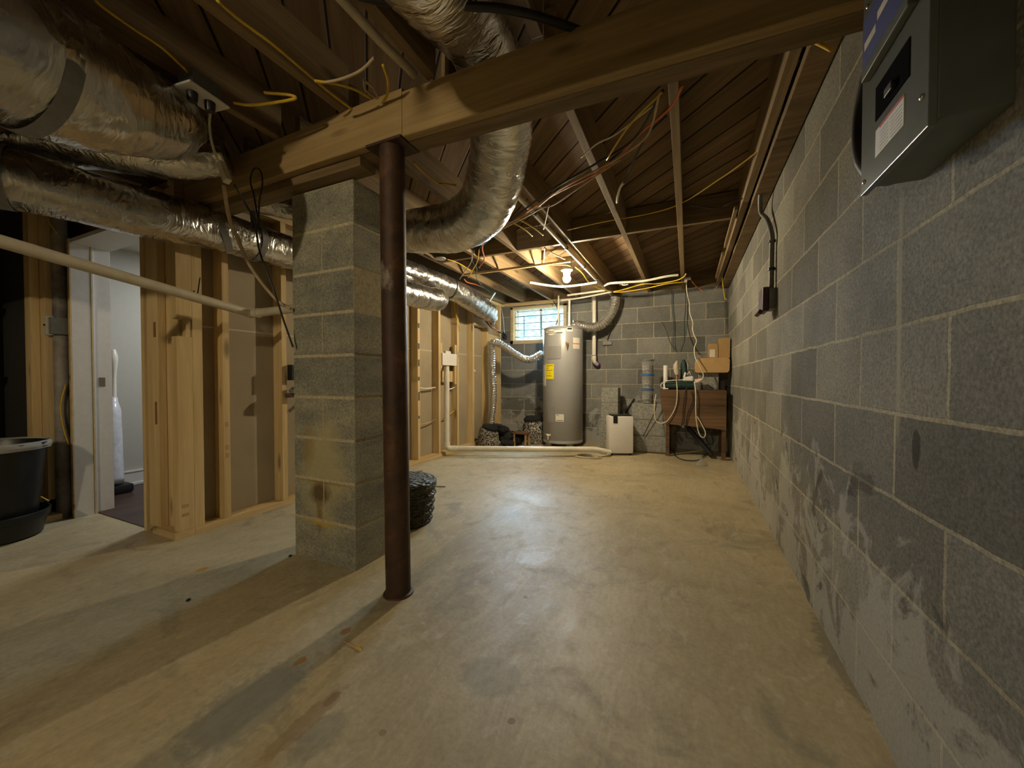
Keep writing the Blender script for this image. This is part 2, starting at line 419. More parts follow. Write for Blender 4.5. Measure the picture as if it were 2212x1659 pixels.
M['floor'] = k.out(c_, k.mapr(n2, 0.35, 0.7, 0.43, 0.62), 0, 0.42)
# diagonal subfloor boards
k = NT('subfloor_boards'); p_ = k.pos()
v_ = k.map(p_, (1, 1, 1), (0, 0, 0), (0, 0, math.radians(45)))
s2 = k.n('ShaderNodeSeparateXYZ'); k.l(v_, s2.inputs[0])
u_ = k.math('MULTIPLY', s2.outputs[1], 1/0.138)
fr = k.math('FRACT', k.math('ADD', u_, 50)); fl_ = k.math('FLOOR', u_)
gap = k.mapr(k.math('ABSOLUTE', k.math('SUBTRACT', fr, 0.5)), 0.452, 0.482, 0, 1)
wn = k.n('ShaderNodeTexWhiteNoise', noise_dimensions='1D'); k.l(fl_, wn.inputs['W'])
gr = k.noise(k.map(v_, (1.4, 32, 32)), 1.0, 5, 0.6, 0.6)
c_ = k.ramp(gr, [(0.3, (0.14, 0.09, 0.048)), (0.7, (0.24, 0.16, 0.088))])
c_ = k.mix(1.0, c_, k.ramp(wn.outputs['Value'], [(0.0, 0.72), (1.0, 1.15)]), 'MULTIPLY')
c_ = k.mix(gap, c_, (0.012, 0.007, 0.004))
k.bump(k.math('MULTIPLY', gap, -1.0), 0.8, 0.01)
M['subfloor'] = k.out(c_, 0.8, 0, 0.2)
# rusty steel
k = NT('rusty_pipe'); o_ = k.obj()
r1 = k.noise(o_, 9, 6, 0.65, 0.6); r2 = k.noise(k.map(o_, (1, 1, 0.5), (3, 3, 3)), 7, 6, 0.6)
c_ = k.ramp(r1, [(0.32, (0.032, 0.018, 0.011)), (0.55, (0.070, 0.033, 0.015)), (0.72, (0.14, 0.062, 0.025))])
c_ = k.mix(k.mapr(r2, 0.66, 0.72, 0, 0.7), c_, (0.33, 0.27, 0.20))
k.bump(r1, 0.5, 0.006)
M['rust'] = k.out(c_, 0.62, 0.25, 0.5)
M['wallX'] = blockmat('concrete_block_wall_far', 'X', (0.185, 0.182, 0.162))
M['wallY'] = blockmat('concrete_block_wall_side', 'Y', off=0.015)
# pier block and mortar (with the rusty water stain on its front)
k = NT('pier_block'); p_ = k.pos()
g1 = k.noise(p_, 120, 6, 0.8); g2 = k.noise(k.map(p_, (1, 1, 2.2)), 3.4, 5, 0.6)
c_ = k.ramp(g1, [(0.32, (0.13, 0.125, 0.10)), (0.5, (0.30, 0.29, 0.235)), (0.70, (0.47, 0.46, 0.385))])
c_ = k.mix(1.0, c_, k.ramp(g2, [(0.32, (0.68, 0.69, 0.72)), (0.68, (1.25, 1.21, 1.05))]), 'MULTIPLY')
sp = k.n('ShaderNodeSeparateXYZ'); k.l(p_, sp.inputs[0])
def blob(cx, cz, rx_, rz_, sharp, a, seed):
    nn = k.noise(k.map(p_, (1, 1, 1), (seed, seed, seed)), 9, 5, 0.65, 0.6)
    dx = k.math('DIVIDE', k.math('SUBTRACT', sp.outputs[0], cx), rx_); dz = k.math('DIVIDE', k.math('SUBTRACT', sp.outputs[2], cz), rz_)
    d = k.math('SQRT', k.math('ADD', k.math('MULTIPLY', dx, dx), k.math('MULTIPLY', dz, dz)))
    d = k.math('ADD', d, k.math('MULTIPLY', k.math('SUBTRACT', nn, 0.5), 1.3))
    return k.mapr(d, 1.0, 1.0-sharp, 0, a)
c_ = k.mix(blob(-1.60, 0.44, 0.18, 0.32, 0.5, 0.75, 1), c_, (0.50, 0.43, 0.22))
c_ = k.mix(blob(-1.62, 0.335, 0.085, 0.075, 0.6, 0.85, 2), c_, (0.10, 0.055, 0.015))
c_ = k.mix(blob(-1.63, 0.22, 0.03, 0.10, 0.7, 0.7, 6), c_, (0.20, 0.11, 0.02))
c_ = k.mix(blob(-1.60, 0.395, 0.20, 0.018, 0.6, 0.7, 7), c_, (0.30, 0.18, 0.04))
c_ = k.mix(blob(-1.70, 0.55, 0.06, 0.16, 0.7, 0.45, 3), c_, (0.34, 0.20, 0.04))
c_ = k.mix(blob(-1.62, 0.195, 0.17, 0.022, 0.6, 0.9, 4), c_, (0.58, 0.38, 0.03))
k.bump(g1, 0.7, 0.006)
M['pierblock'] = k.out(c_, 0.9, 0, 0.2)
M['mortar'] = plain('mortar', (0.46, 0.395, 0.25), 0.9, 0, 0.2, 60, 0.4)
M['looseblock'] = plain('loose_grey_block', (0.24, 0.235, 0.205), 0.9, 0, 0.3, 45, 0.6)
M['hallwall'] = plain('hall_wall_paint', (0.44, 0.43, 0.375), 0.6, 0, 0.02)
M['hallfloor'] = wood('dark_hall_floor', (0.085, 0.050, 0.040), (0.040, 0.024, 0.020), 'Y', 0.4, False)
M['storeshade'] = plain('painted_store_shade', (0.02, 0.018, 0.015), 0.9)  # near-black colour paints in the darkness of the unlit store
# damask print
k = NT('damask_print'); o_ = k.obj()
n_ = k.noise(o_, 26, 1.0, 0.3, 2.2)
m_ = k.mapr(k.math('ABSOLUTE', k.math('SUBTRACT', n_, 0.5)), 0.035, 0.05, 1, 0)
M['damask'] = k.out(k.mix(m_, (0.012, 0.012, 0.016), (0.62, 0.58, 0.47)), 0.9)
# clear plastics
def clear(name, col, alpha, rough=0.12):
    k = NT(name); k.b.inputs['Alpha'].default_value = alpha
    return k.out(col, rough, 0, 0.8)
M['clear'] = clear('clear_plastic', (0.42, 0.41, 0.37), 0.38)
M['liner'] = clear('bag_liner', (0.55, 0.55, 0.50), 0.6, 0.25)
k = NT('window_glass'); k.b.inputs['Alpha'].default_value = 0.06
M['glass'] = k.out((0.9, 0.95, 1.0), 0.03)

# ================================================================== setting
XL, DW = -2.56, -2.65       # stud front face, drywall back
bm = B(); box(bm, -5.4, XR+0.25, -3.3, FARY+0.3, -0.15, 0.0); struct('floor', bm, M['floor'])
bm = B(); box(bm, XR, XR+0.2, -3.3, FARY+0.2, 0, 2.05); struct('wall_right', bm, M['wallY'])
x0, x1, z0, z1 = WIN
bm = B()
box(bm, -5.6, x0, FARY, FARY+0.2, 0, 2.03); box(bm, x1, XR, FARY, FARY+0.2, 0, 2.03); box(bm, x0, x1, FARY, FARY+0.2, 0, z0)
box(bm, x0, x1, FARY, FARY+0.2, z1, 2.03)
struct('wall_back', bm, M['wallX'])
bm = B(); box(bm, -5.4, XR+0.2, -3.5, -3.3, 0, 2.4); struct('wall_front', bm, M['wallX'])
bm = B(); box(bm, DW-0.012, DW, 1.285, FARY, 0, 2.02); struct('wall_left', bm, M['drywall'])
bm = B(); box(bm, -5.6, -5.4, -3.5, FARY+0.2, 0, 2.4); struct('wall_far_left', bm, M['storeshade'])
bm = B(); box(bm, -5.6, XR+0.3, -3.5, FARY+0.2, 2.215, 2.25); struct('ceiling', bm, M['subfloor'])
# rim boards that close the joist ends over the block walls
bm = B(); box(bm, -5.6, XR+0.2, FARY+0.02, FARY+0.06, 2.03, 2.215); box(bm, XR+0.15, XR+0.19, -3.3, FARY+0.02, 2.05, 2.215); struct('trim_1', bm, M['joistX'])
# finished room behind the door
bm = B(); box(bm, -4.32, -4.20, 1.25, 3.6, 0, 1.95); struct('wall_hall_left', bm, M['hallwall'])
bm = B(); box(bm, -4.20, DW-0.012, 3.5, 3.6, 0, 1.95); struct('wall_hall_back', bm, M['hallwall'])
bm = B(); box(bm, DW-0.03, DW-0.0125, 1.30, 3.5, 0, 1.95); struct('wall_hall_right', bm, M['hallwall'])
bm = B(); box(bm, -4.32, DW-0.03, 1.25, 3.6, 1.95, 1.97); struct('ceiling_hall', bm, M['white'])
bm = B(); box(bm, -4.20, -2.86, 1.165, 3.5, 0.0, 0.006); struct('floor_hall', bm, M['hallfloor'])
bm = B(); box(bm, -4.20, -4.183, 1.25, 3.5, 0.006, 0.12, 0.004); box(bm, -4.20, -4.172, 1.25, 3.5, 0.006, 0.03, 0.004); box(bm, -4.2, -4.178, 1.25, 3.5, 0.115, 0.13, 0.004); struct('baseboard_hall', bm, M['white'])
# wall around the door towards the dark store at the left
bm = B(); box(bm, -5.4, -3.57, 1.24, 1.252, 0, 2.02); box(bm, -3.57, -2.80, 1.24, 1.252, 1.80, 2.02); struct('wall_door', bm, M['drywall'])

# window 1 in the far wall
win = thing('window_1', ((x0+x1)/2, FARY, z0), None, None); win['kind'] = 'structure'
bm = B()
for a in ((x0, x0+0.045, FARY-0.012, FARY+0.12, z0, z1), (x1-0.045, x1, FARY-0.012, FARY+0.12, z0, z1), (x0, x1, FARY-0.012, FARY+0.12, z0, z0+0.055), (x0, x1, FARY-0.012, FARY+0.12, z1-0.03, z1)): box(bm, *a, 0.003)
obj('window_frame', bm, wood('window_pine', (0.60, 0.47, 0.27), (0.42, 0.31, 0.16), 'X', 0.6, False), win)
bm = B(); ys = FARY+0.13
for a in ((x0+0.045, x0+0.07), (x1-0.07, x1-0.045), (-2.035, -2.0)): box(bm, a[0], a[1], ys, ys+0.03, z0+0.05, z1-0.03, 0.002)
box(bm, x0+0.045, x1-0.045, ys, ys+0.03, z0+0.05, z0+0.075, 0.002); box(bm, x0+0.045, x1-0.045, ys, ys+0.03, z1-0.055, z1-0.03, 0.002)
obj('window_sash', bm, M['winframe'], win)
bm = B(); box(bm, x0+0.06, x1-0.06, ys+0.012, ys+0.016, z0+0.06, z1-0.04); obj('window_pane', bm, M['glass'], win)
bars = thing('window_bars', ((x0+x1)/2, FARY+0.06, z0), 'dark green metal security bars across the small basement window', 'window bars')
bm = B(); zb0, zb1 = z0+0.045, z1-0.028
for i in range(4):
    bm = B(); z = z0+0.115+i*0.103; cyl(bm, (x0+0.046, FARY+0.06, z), (x1-0.046, FARY+0.06, z), 0.006, 8); obj('cross_bar', bm, M['barsgreen'], bars)
for x, a, b in ((-2.26, 0, 3), (-1.98, 1, 3.0), (-1.70, 0, 3)):
    bm = B(); cyl(bm, (x, FARY+0.052, z0+0.115+a*0.103*0), (x, FARY+0.052, z0+0.115+b*0.103), 0.0055, 8); obj('upright_bar', bm, M['barsgreen'], bars)
# board over the window
bm = B(); box(bm, -2.62, -1.50, FARY-0.045, FARY-0.006, 1.985, 2.028, 0.002); single('lintel_board', bm, M['studX'], 'pale wooden board fixed to the wall just above the basement window', 'board')
bm = B(); box(bm, -6, 3, FARY+0.31, FARY+4, 0.9, 1.25); struct('ground_outside', bm, plain('outdoor_soil', (0.10, 0.09, 0.06), 0.9))
# pale bushes outside
shb = wood('leaf_grey', (0.40, 0.52, 0.56), (0.25, 0.36, 0.42), 'Z', 0.8, False)
bm = B(); rnd = random.Random(3)
for i in range(420):
    c = Vector((-3.6+rnd.random()*2.2, FARY+1.5+rnd.random()*0.5, 1.22+rnd.random()**1.3*1.2)); a = rnd.random()*6.28; s = 0.03+rnd.random()*0.03
    vs = [bm.verts.new(c+Vector((math.cos(a+q)*s, rnd.uniform(-.01, .01), math.sin(a+q)*s*0.6))) for q in (0, 1.57, 3.14, 4.71)]
    bm.faces.new(vs)
o = single('bush', bm, shb, 'sunlit pale leaves of a bush outside the basement window', 'bush'); o['kind'] = 'stuff'

# ================================================================== door opening
d1 = thing('door_1', (-3.2, 1.17, 0), None, None); d1['kind'] = 'structure'
bm = B(); box(bm, -3.575, -3.55, 1.06, 1.155, 0, 1.75, 0.002); box(bm, -3.59, -3.565, 1.155, 1.25, 0, 1.75, 0.002); box(bm, -3.60, -3.55, 1.145, 1.165, 0, 1.75, 0.003)
obj('door_jamb', bm, M['white'], d1)
bm = B(); box(bm, -3.60, -2.87, 1.06, 1.25, 1.75, 1.775, 0.002); obj('door_head', bm, M['white'], d1)
bm = B(); box(bm, -3.578, -3.5485, 1.054, 1.060, 0, 1.775); box(bm, -3.5515, -3.5475, 1.150, 1.1565, 0, 1.75); obj('jamb_edge', bm, M['studY'], d1)
bm = B(); box(bm, -3.566, -3.562, 1.185, 1.215, 0.84, 0.90, 0.001); j_ = obj('strike_plate', bm, plain('worn_strike', (0.22, 0.17, 0.13), 0.4, 0.6), d1)
bm = B(); box(bm, -2.905, -2.875, 1.145, 1.26, 0, 1.98, 0.002); obj('wood_jamb', bm, M['stud'], d1)

# ================================================================== stud wall
sw = thing('stud_wall', (XL-0.045, 3.2, 0), 'bare pine stud wall with brown drywall paper between its studs', 'stud wall')
TOP = 1.975
bm = B(); box(bm, DW+0.001, XL, 1.237, 5.33, 0, 0.038, 0.002); obj('bottom_plate', bm, M['studY'], sw)
bm = B(); box(bm, -2.80, XL, 1.14, 1.2365, 0.0, 0.038, 0.002); obj('bottom_plate', bm, M['studX'], sw)
bm = B(); box(bm, DW+0.001, XL, 1.17, 5.33, TOP, TOP+0.038, 0.002); obj('top_plate', bm, M['studY'], sw)
def stud(y, w_=0.038, x0=DW+0.001, x1=XL, z0=0.038, z1=TOP, nm='stud', mat='stud'):
    bm = B(); box(bm, x0, x1, y, y+w_, z0, z1, 0.002); return obj(nm, bm, M[mat], sw)
for y in (1.39, 1.762, 2.17, 2.57, 2.92, 3.24, 3.61, 3.995, 4.37, 4.77, 5.17): stud(y)
stud(1.235, 0.05)
# corner pack at the door: king stud with two notches, recess, cut trimmer stud
bm = B(); box(bm, -2.865, -2.742, 1.155, 1.193, 0.038, 1.98, 0.002); obj('stud', bm, M['stud'], sw)
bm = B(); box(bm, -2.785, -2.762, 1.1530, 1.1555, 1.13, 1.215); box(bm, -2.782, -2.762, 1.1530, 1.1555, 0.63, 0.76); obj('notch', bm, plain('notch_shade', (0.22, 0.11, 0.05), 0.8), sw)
bm = B(); box(bm, -2.80, -2.611, 1.195, 1.2345, 0.038, 1.98, 0.002); obj('stud', bm, M['stud'], sw)
bm = B(); box(bm, -2.61, XL, 1.16, 1.2345, 0.038, 1.128, 0.002); obj('stud', bm, M['stud'], sw)
bm = B(); box(bm, -2.61, XL, 1.16, 1.2345, 1.225, 1.98, 0.002); obj('stud', bm, M['stud'], sw)
bm = B(); box(bm, -2.60, XL-0.005, 1.205, 1.2345, 1.128, 1.225, 0.002); obj('spacer_block', bm, M['studX'], sw)
ink_ = plain('stamp_ink', (0.10, 0.085, 0.06), 0.8); blu_ = plain('blue_print', (0.05, 0.09, 0.25), 0.7)
bm = B()
for z_, h_ in ((1.42, 0.05), (1.20, 0.06), (1.02, 0.07), (0.87, 0.04), (0.66, 0.09), (0.47, 0.03)): box(bm, XL, XL+0.0012, 3.245, 3.27, z_, z_+h_)
obj('spray_marks', bm, ink_, sw)
bm = B(); box(bm, DW, DW+0.001, 4.12, 4.16, 0.70, 0.77); box(bm, DW, DW+0.001, 4.12, 4.16, 0.66, 0.685); obj('blue_print_mark', bm, blu_, sw)
for y_, z_ in ((1.402, 0.60), (1.402, 0.46), (1.402, 0.41)):
    bm = B()
    for q_ in range(3): box(bm, XL, XL+0.001, y_-0.004, y_+0.016, z_+q_*0.010, z_+q_*0.010+0.005)
    obj('grade_stamp', bm, plain('faint_stamp', (0.30, 0.20, 0.10), 0.8), sw)
for y_, z_ in ((1.185, 0.17), (1.185, 0.12)):
    bm = B()
    for q_ in range(2): box(bm, XL, XL+0.001, y_-0.012, y_+0.022, z_+q_*0.010, z_+q_*0.010+0.005)
    obj('grade_stamp', bm, plain('faint_stamp', (0.30, 0.20, 0.10), 0.8), sw)
# blocking in the far bays
for (y0, y1, za, zb) in ((4.41, 4.77, 1.60, 1.70), (4.81, 5.17, 1.42, 1.52)): 
    bm = B(); box(bm, DW+0.01, XL, y0, y1, za, zb, 0.002); obj('blocking', bm, M['studY'], sw)
for y, z in ((4.375, 1.60), (4.375, 0.98)):
    bm = B(); box(bm, XL, XL+0.022, y, y+0.03, z, z+0.028, 0.003); single('cable_clip', bm, M['plastic'], 'small white plastic clip high on a stud near the window' if z > 1.2 else 'small white plastic clip at mid height on a stud near the window', 'clip')
# laundry outlet box with its wooden cradle
lb = thing('laundry_outlet_box', (-2.56, 3.83, 1.05), 'white plastic laundry outlet box set between two studs above a drain pipe', 'outlet box')
bm = B(); box(bm, XL-0.07, XL+0.012, 3.67, 3.97, 1.045, 1.185, 0.004); obj('box_shell', bm, M['plastic'], lb)
bm = B(); box(bm, XL-0.03, XL, 3.75, 3.86, 1.185, 1.215, 0.004); obj('box_lug', bm, M['plastic'], lb)
bm = B(); cyl(bm, (XL-0.02, 3.80, 1.01), (XL-0.02, 3.80, 1.045), 0.022, 12); obj('yellow_fitting', bm, M['yellow'], lb)
bm = B(); box(bm, XL-0.03, XL-0.005, 3.655, 3.69, 0.98, 1.30, 0.002); box(bm, XL-0.03, XL-0.005, 3.95, 3.99, 0.82, 1.30, 0.002); box(bm, DW+0.002, XL-0.035, 3.66, 3.99, 0.85, 0.98, 0.002)
obj('cradle', bm, M['stud'], lb)
# small stubs through studs
for i, (a, b, m, r, lab, cat) in enumerate([
    ((-2.60, 3.28, 0.795), (-2.60, 3.60, 0.79), 'pvc', 0.009, 'short white pipe between studs beside the rusty post', 'pipe'),
    ((-2.60, 3.84, 0.77), (-2.60, 3.99, 0.785), 'pvc', 0.009, 'short white pipe between studs below the outlet box', 'pipe'),
    ((-2.60, 3.28, 0.40), (-2.60, 3.60, 0.425), 'tan', 0.006, 'tan cable low between studs beside the rusty post', 'cable'),
    ((-2.60, 3.75, 0.42), (-2.60, 3.99, 0.50), 'yellow', 0.006, 'yellow cable low between studs behind the white drain pipe', 'cable')]):
    mid = tuple((a[k]+b[k])/2 - (0.012 if k == 2 else 0) for k in range(3))
    bm = B(); tube(bm, [a, mid, b], r, 8, 4); single('pipe' if cat == 'pipe' else 'cable', bm, M[m], lab, cat, smooth=True)

# ================================================================== pier, post, beam
PT = 1.806
pier = thing('block_pier', (-1.599, 1.47, 0), 'square concrete block pier with a rusty water stain under the wooden beam', 'pier')
bm = B(); px0, px1, py0, py1 = -1.806, -1.392, 1.305, 1.655; ch = PT/9; g = 0.0065; rr_ = random.Random(5)
for i in range(9):
    za, zb = i*ch + (0 if i == 0 else g), (i+1)*ch - g
    j = rr_.uniform(-0.003, 0.003)
    if i % 2 == 0: box(bm, px0+j, px1+j, py0, py1, za, zb, 0.003)
    else:
        mx = (px0+px1)/2; box(bm, px0+j, mx-g*0.4, py0, py1, za, zb, 0.003); box(bm, mx+g*0.4, px1+j, py0, py1, za, zb, 0.003)
obj('blocks', bm, M['pierblock'], pier)
bm = B(); box(bm, px0+0.002, px1-0.002, py0+0.0012, py1-0.002, 0, PT-0.002); obj('mortar_joints', bm, M['mortar'], pier)
post = thing('steel_post', (-1.097, 1.245, 0), 'rusty round steel post standing in front of the block pier', 'post')
bm = B(); tube(bm, [(-1.090, 1.247, 0), (-1.100, 1.245, 0.9), (-1.108, 1.243, 1.835)], 0.0505, 32, 6, prof=lambda L, a, t: 0.0012*noise.noise(Vector((math.cos(a)*3, math.sin(a)*3, L*9)))); obj('pipe', bm, M['rust'], post, smooth='auto')
bm = B(); box(bm, -1.20, -1.02, 1.19, 1.31, 1.832, 1.843, 0.002); obj('cap_plate', bm, M['rust'], post)
bm = B(); lathe(bm, [(0.062, 0.0), (0.060, 0.006), (0.052, 0.010)], -1.090, 1.247, 24); obj('base_flange', bm, M['rust'], post)
beam = thing('wooden_beam', (-1.1, 1.26, 1.84), 'heavy wooden beam carried across the room by the pier and post', 'beam')
def plank(xa, xb, ya, yb, zA, zB, h, nm, mat, bev=0.003, seed=0, wob=0.004):
    bm = B(); N = 24
    rings = []
    for i in range(N+1):
        t = i/N; x = xa+(xb-xa)*t; zb_ = zA+(zB-zA)*t + wob*noise.noise(Vector((x*1.7, seed, 0)))
        zt = zA+(zB-zA)*t+h + wob*1.6*noise.noise(Vector((x*1.3, seed+5, 2)))
        dy = wob*noise.noise(Vector((x*1.1, seed+9, 4)))
        rings.append([bm.verts.new(q) for q in ((x, ya+dy, zb_+bev), (x, ya+dy+bev, zb_), (x, yb-bev, zb_), (x, yb, zb_+bev), (x, yb, zt-bev), (x, yb-bev, zt), (x, ya+dy+bev, zt), (x, ya+dy, zt-bev))])
    for i in range(N):
        for k_ in range(8): bm.faces.new((rings[i][k_], rings[i][(k_+1) % 8], rings[i+1][(k_+1) % 8], rings[i+1][k_]))
    bm.faces.new(list(reversed(rings[0]))); bm.faces.new(rings[-1])
    return obj(nm, bm, M[mat], beam)
plank(-5.2, -1.02, 1.200, 1.238, 1.845, 1.845, 0.175, 'front_ply', 'beam', seed=1, wob=0.008)
plank(-1.018, XR-0.001, 1.200, 1.238, 1.838, 1.802, 0.175, 'front_ply', 'beam', seed=2)
plank(-5.2, -1.28, 1.239, 1.330, 1.808, 1.808, 0.205, 'rear_ply', 'beamdark', seed=3, wob=0.002)
plank(-1.278, XR-0.001, 1.239, 1.315, 1.845, 1.803, 0.165, 'rear_ply', 'beamdark', seed=4)

# ================================================================== joists and bridging
far_x = [(0.33, 'bright strip beside the block wall'), (-0.058, 'above the wooden bench corner'), (-0.46, 'over the middle of the concrete floor'), (-0.90, 'beside the long white water pipe'),
         (-1.40, 'first to the window side of the bulb'), (-1.80, 'second to the window side of the bulb'), (-2.22, 'third to the window side of the bulb'), (-2.56, 'directly over the stud wall')]
for x, s_ in far_x:
    bm = B(); box(bm, x-0.019, x+0.019, 1.335 if x < -1.3 else 1.32, FARY+0.02, 2.021, 2.2145, 0.002)
    single('floor_joist', bm, M['joist'], 'floor joist beyond the beam, ' + s_, 'joist', 'floor joists beyond the beam')
near_x = [(0.33, 'against the wall with the electrical panel'), (-0.06, 'in the dark just clear of the panel'), (-0.46, 'on the panel side of the foil duct'), (-0.885, 'carrying the white plastic pipe'),
          (-1.33, 'with a yellow cable stapled to it'), (-1.76, 'beside the ceiling outlet box'), (-2.20, 'above the largest foil duct'), (-2.62, 'above the long lower foil duct'), (-3.05, 'leading to the white door frame'),
          (-3.5, 'above the white door jamb'), (-3.95, 'over the black bin'), (-4.4, 'over the dark store')]
for x, s_ in near_x:
    bm = B(); box(bm, x-0.019, x+0.019, -3.29, 1.21, 2.021, 2.2145, 0.002)
    single('floor_joist', bm, M['joist'], 'floor joist before the beam, ' + s_, 'joist', 'floor joists on the near side of the beam')
def mid(a, b): return (a+0.0195, b-0.0195)
xs = sorted([q[0] for q in far_x])
for a, b, y in ((-2.22, -1.80, 3.12), (-1.80, -1.40, 3.13), (-1.40, -0.90, 3.12), (-0.90, -0.46, 3.11), (-0.46, -0.058, 3.10), (-0.058, 0.33, 3.11)):
    bm = B(); box(bm, a+0.0195, b-0.0195, y, y+0.038, 2.022, 2.205, 0.002)
    single('joist_blocking', bm, M['joistX'], 'wooden block in the midway row between joists, %s' % {-2.22: 'nearest the stud wall', -1.80: 'second from the stud wall', -1.40: 'just left of the long white pipe', -0.90: 'just right of the long white pipe', -0.46: 'second from the block wall', -0.058: 'nearest the block wall'}[a], 'wood block', 'row of blocking between joists')
bm = B(); box(bm, -2.22, -1.02, 3.555, 3.58, 1.998, 2.018, 0.001); single('furring_strip', bm, M['studX'], 'thin pale wooden strip nailed under the joists beside the bulb', 'wood strip')
bm = B(); box(bm, -1.379, -0.921, 3.745, 3.785, 2.075, 2.115, 0.002); single('fixture_board', bm, M['studX'], 'short orange-lit wooden board holding the bulb fixture between joists', 'board')
bm = B(); box(bm, -0.979, -0.95, 3.2, 5.2, 2.03, 2.06, 0.002); single('pipe_batten', bm, M['studY'], 'thin pale batten alongside the far end of the long white pipe', 'wood strip')
# ledger on the block wall
bm = B(); box(bm, XR-0.09, XR-0.005, 1.34, FARY-0.01, 1.985, 2.018, 0.003); single('sill_board', bm, M['beamdark'], 'long brown sill board lying along the top of the block wall', 'board')
for y0, y1 in ((2.9, 3.7), (3.9, 4.8)):
    bm = B(); box(bm, 0.27, 0.29, y0, y1, 1.99, 2.018, 0.001); single('nailing_strip', bm, M['joist'], 'pale thin wooden strip under the last joist, %s piece' % ('nearer' if y0 < 3.5 else 'farther'), 'wood strip', 'pale strips under the last joist')

# ================================================================== lamps
def lamp(pos, board_z, power, label, name='ceiling_lamp'):
    x, y, z = pos
    if board_z - z < 0.125: z = board_z - 0.125
    t = thing(name, (x, y, z), label, 'lamp')
    bm = B(); lathe(bm, [(0.048, z+0.110), (0.050, z+0.112), (0.050, min(z+0.155, board_z-0.002)), (0.048, board_z)], x, y, 8); obj('junction_box', bm, plain('fixture_green_grey', (0.35, 0.42, 0.34), 0.5), t)
    bm = B(); lathe(bm, [(0.030, z+0.030), (0.034, z+0.040), (0.040, z+0.068), (0.058, z+0.080), (0.060, z+0.098), (0.052, z+0.112)], x, y, 32); obj('lamp_holder', bm, M['plastic'], t, smooth='auto')
    bm = B(); lathe(bm, [(0.0, z-0.040), (0.014, z-0.038), (0.028, z-0.028), (0.037, z-0.010), (0.038, z+0.004), (0.032, z+0.018), (0.019, z+0.030), (0.014, z+0.042)], x, y, 20)
    obj('bulb', bm, emis('lit_bulb', BULB_COL, power), t, smooth=True)
    return t
lamp(BULB_FAR, 2.075, P_FAR, 'lit bare bulb in a round white ceiling holder near the window')
lamp(BULB_NEAR, 2.214, P_NEAR, 'lit bare bulb in a ceiling holder behind the viewer')

# ================================================================== big foil ducts
def duct(name, pts, rr, label, mat='foil', seg=48, n=26, flat=None, wr=0.006, ridge=0.0, seed=0.0, group=None, cap=True):
    def prof(L, a, t):
        v = Vector((math.cos(a)*1.6+seed, math.sin(a)*1.6, L*4.0))
        w1 = noise.noise(v)*wr
        w2 = noise.noise(Vector((math.cos(a)*3+seed, math.sin(a)*3, L*26)))*wr*0.30
        w3 = -abs(noise.noise(Vector((math.cos(a+L*3)*4, math.sin(a+L*3)*4, L*9+seed))))*wr*0.8
        return w1+w2+w3+ridge*math.sin(L*2*math.pi/0.045)
    bm = B(); tube(bm, pts, 0.13, seg, n, cap, prof=prof, rr=rr, flat=flat, uv=True)
    if label is None: return bm
    t = thing(name, tuple(Vector(pts[0])), label, 'duct', group)
    obj('foil_jacket', bm, M[mat], t, smooth=True)
    return t
def strap_ring(c, r, axis_dir, wdt, mat='strap', parent=None, tail=None, nm='hanger_strap'):
    bm = B(); T = Vector(axis_dir).normalized(); up = Vector((0, 0, 1)); u1 = (up-T*up.dot(T)).normalized(); u2 = T.cross(u1); c = Vector(c)
    N = 40; inn, out = [], []
    for i in range(N+1):
        a = math.radians(-8) + math.radians(376)*i/N*0.5*2/1.0*0.96/1.0 if False else 2*math.pi*i/N
        d = u1*math.cos(a)+u2*math.sin(a)
        inn.append([bm.verts.new(c+d*(r)+T*s_*wdt/2) for s_ in (-1, 1)]); out.append([bm.verts.new(c+d*(r+0.002)+T*s_*wdt/2) for s_ in (-1, 1)])
    for i in range(N):
        bm.faces.new((out[i][0], out[i+1][0], out[i+1][1], out[i][1])); bm.faces.new((inn[i][0], inn[i][1], inn[i+1][1], inn[i+1][0]))
        bm.faces.new((inn[i][0], inn[i+1][0], out[i+1][0], out[i][0])); bm.faces.new((inn[i][1], out[i][1], out[i+1][1], inn[i+1][1]))
    if tail:
        p0 = c+u1*r; p1 = Vector(tail)
        q = [bm.verts.new(v) for v in (p0-T*wdt/2, p0+T*wdt/2, p1+T*wdt/2, p1-T*wdt/2)]; q2 = [bm.verts.new(v.co+u2*0.002) for v in q]
        bm.faces.new(q); bm.faces.new(list(reversed(q2)))
        for i in range(4): bm.faces.new((q[i], q2[i], q2[(i+1) % 4], q[(i+1) % 4]))
    return obj(nm, bm, M[mat], parent, smooth='auto')
# D1 the largest duct, upper left
d = duct('flexible_duct', [(-3.4, -0.25, 1.86), (-2.5, -0.12, 1.84), (-1.92, 0.02, 1.82), (-1.71, 0.25, 1.80), (-1.72, 0.50, 1.80), (-1.82, 0.76, 1.88), (-1.93, 0.93, 1.99)], [0.19, 0.19, 0.19, 0.195, 0.185, 0.145, 0.09],
         'largest silver foil duct, strapped under the near joists', seed=1.0, wr=0.011)
strap_ring((-1.718, 0.44, 1.79), 0.192, (-0.2, 1, 0.0), 0.042, parent=d, tail=(-1.73, 0.44, 2.02))
# D1b: elbow behind it
d = duct('flexible_duct', [(-3.3, 0.25, 1.86), (-2.75, 0.55, 1.90), (-2.40, 0.80, 1.92), (-2.16, 0.98, 1.90), (-2.0, 1.12, 1.935)], [0.10, 0.10, 0.095, 0.085, 0.07], 'short silver duct elbow tucked behind the largest duct', seed=4.0, n=16)
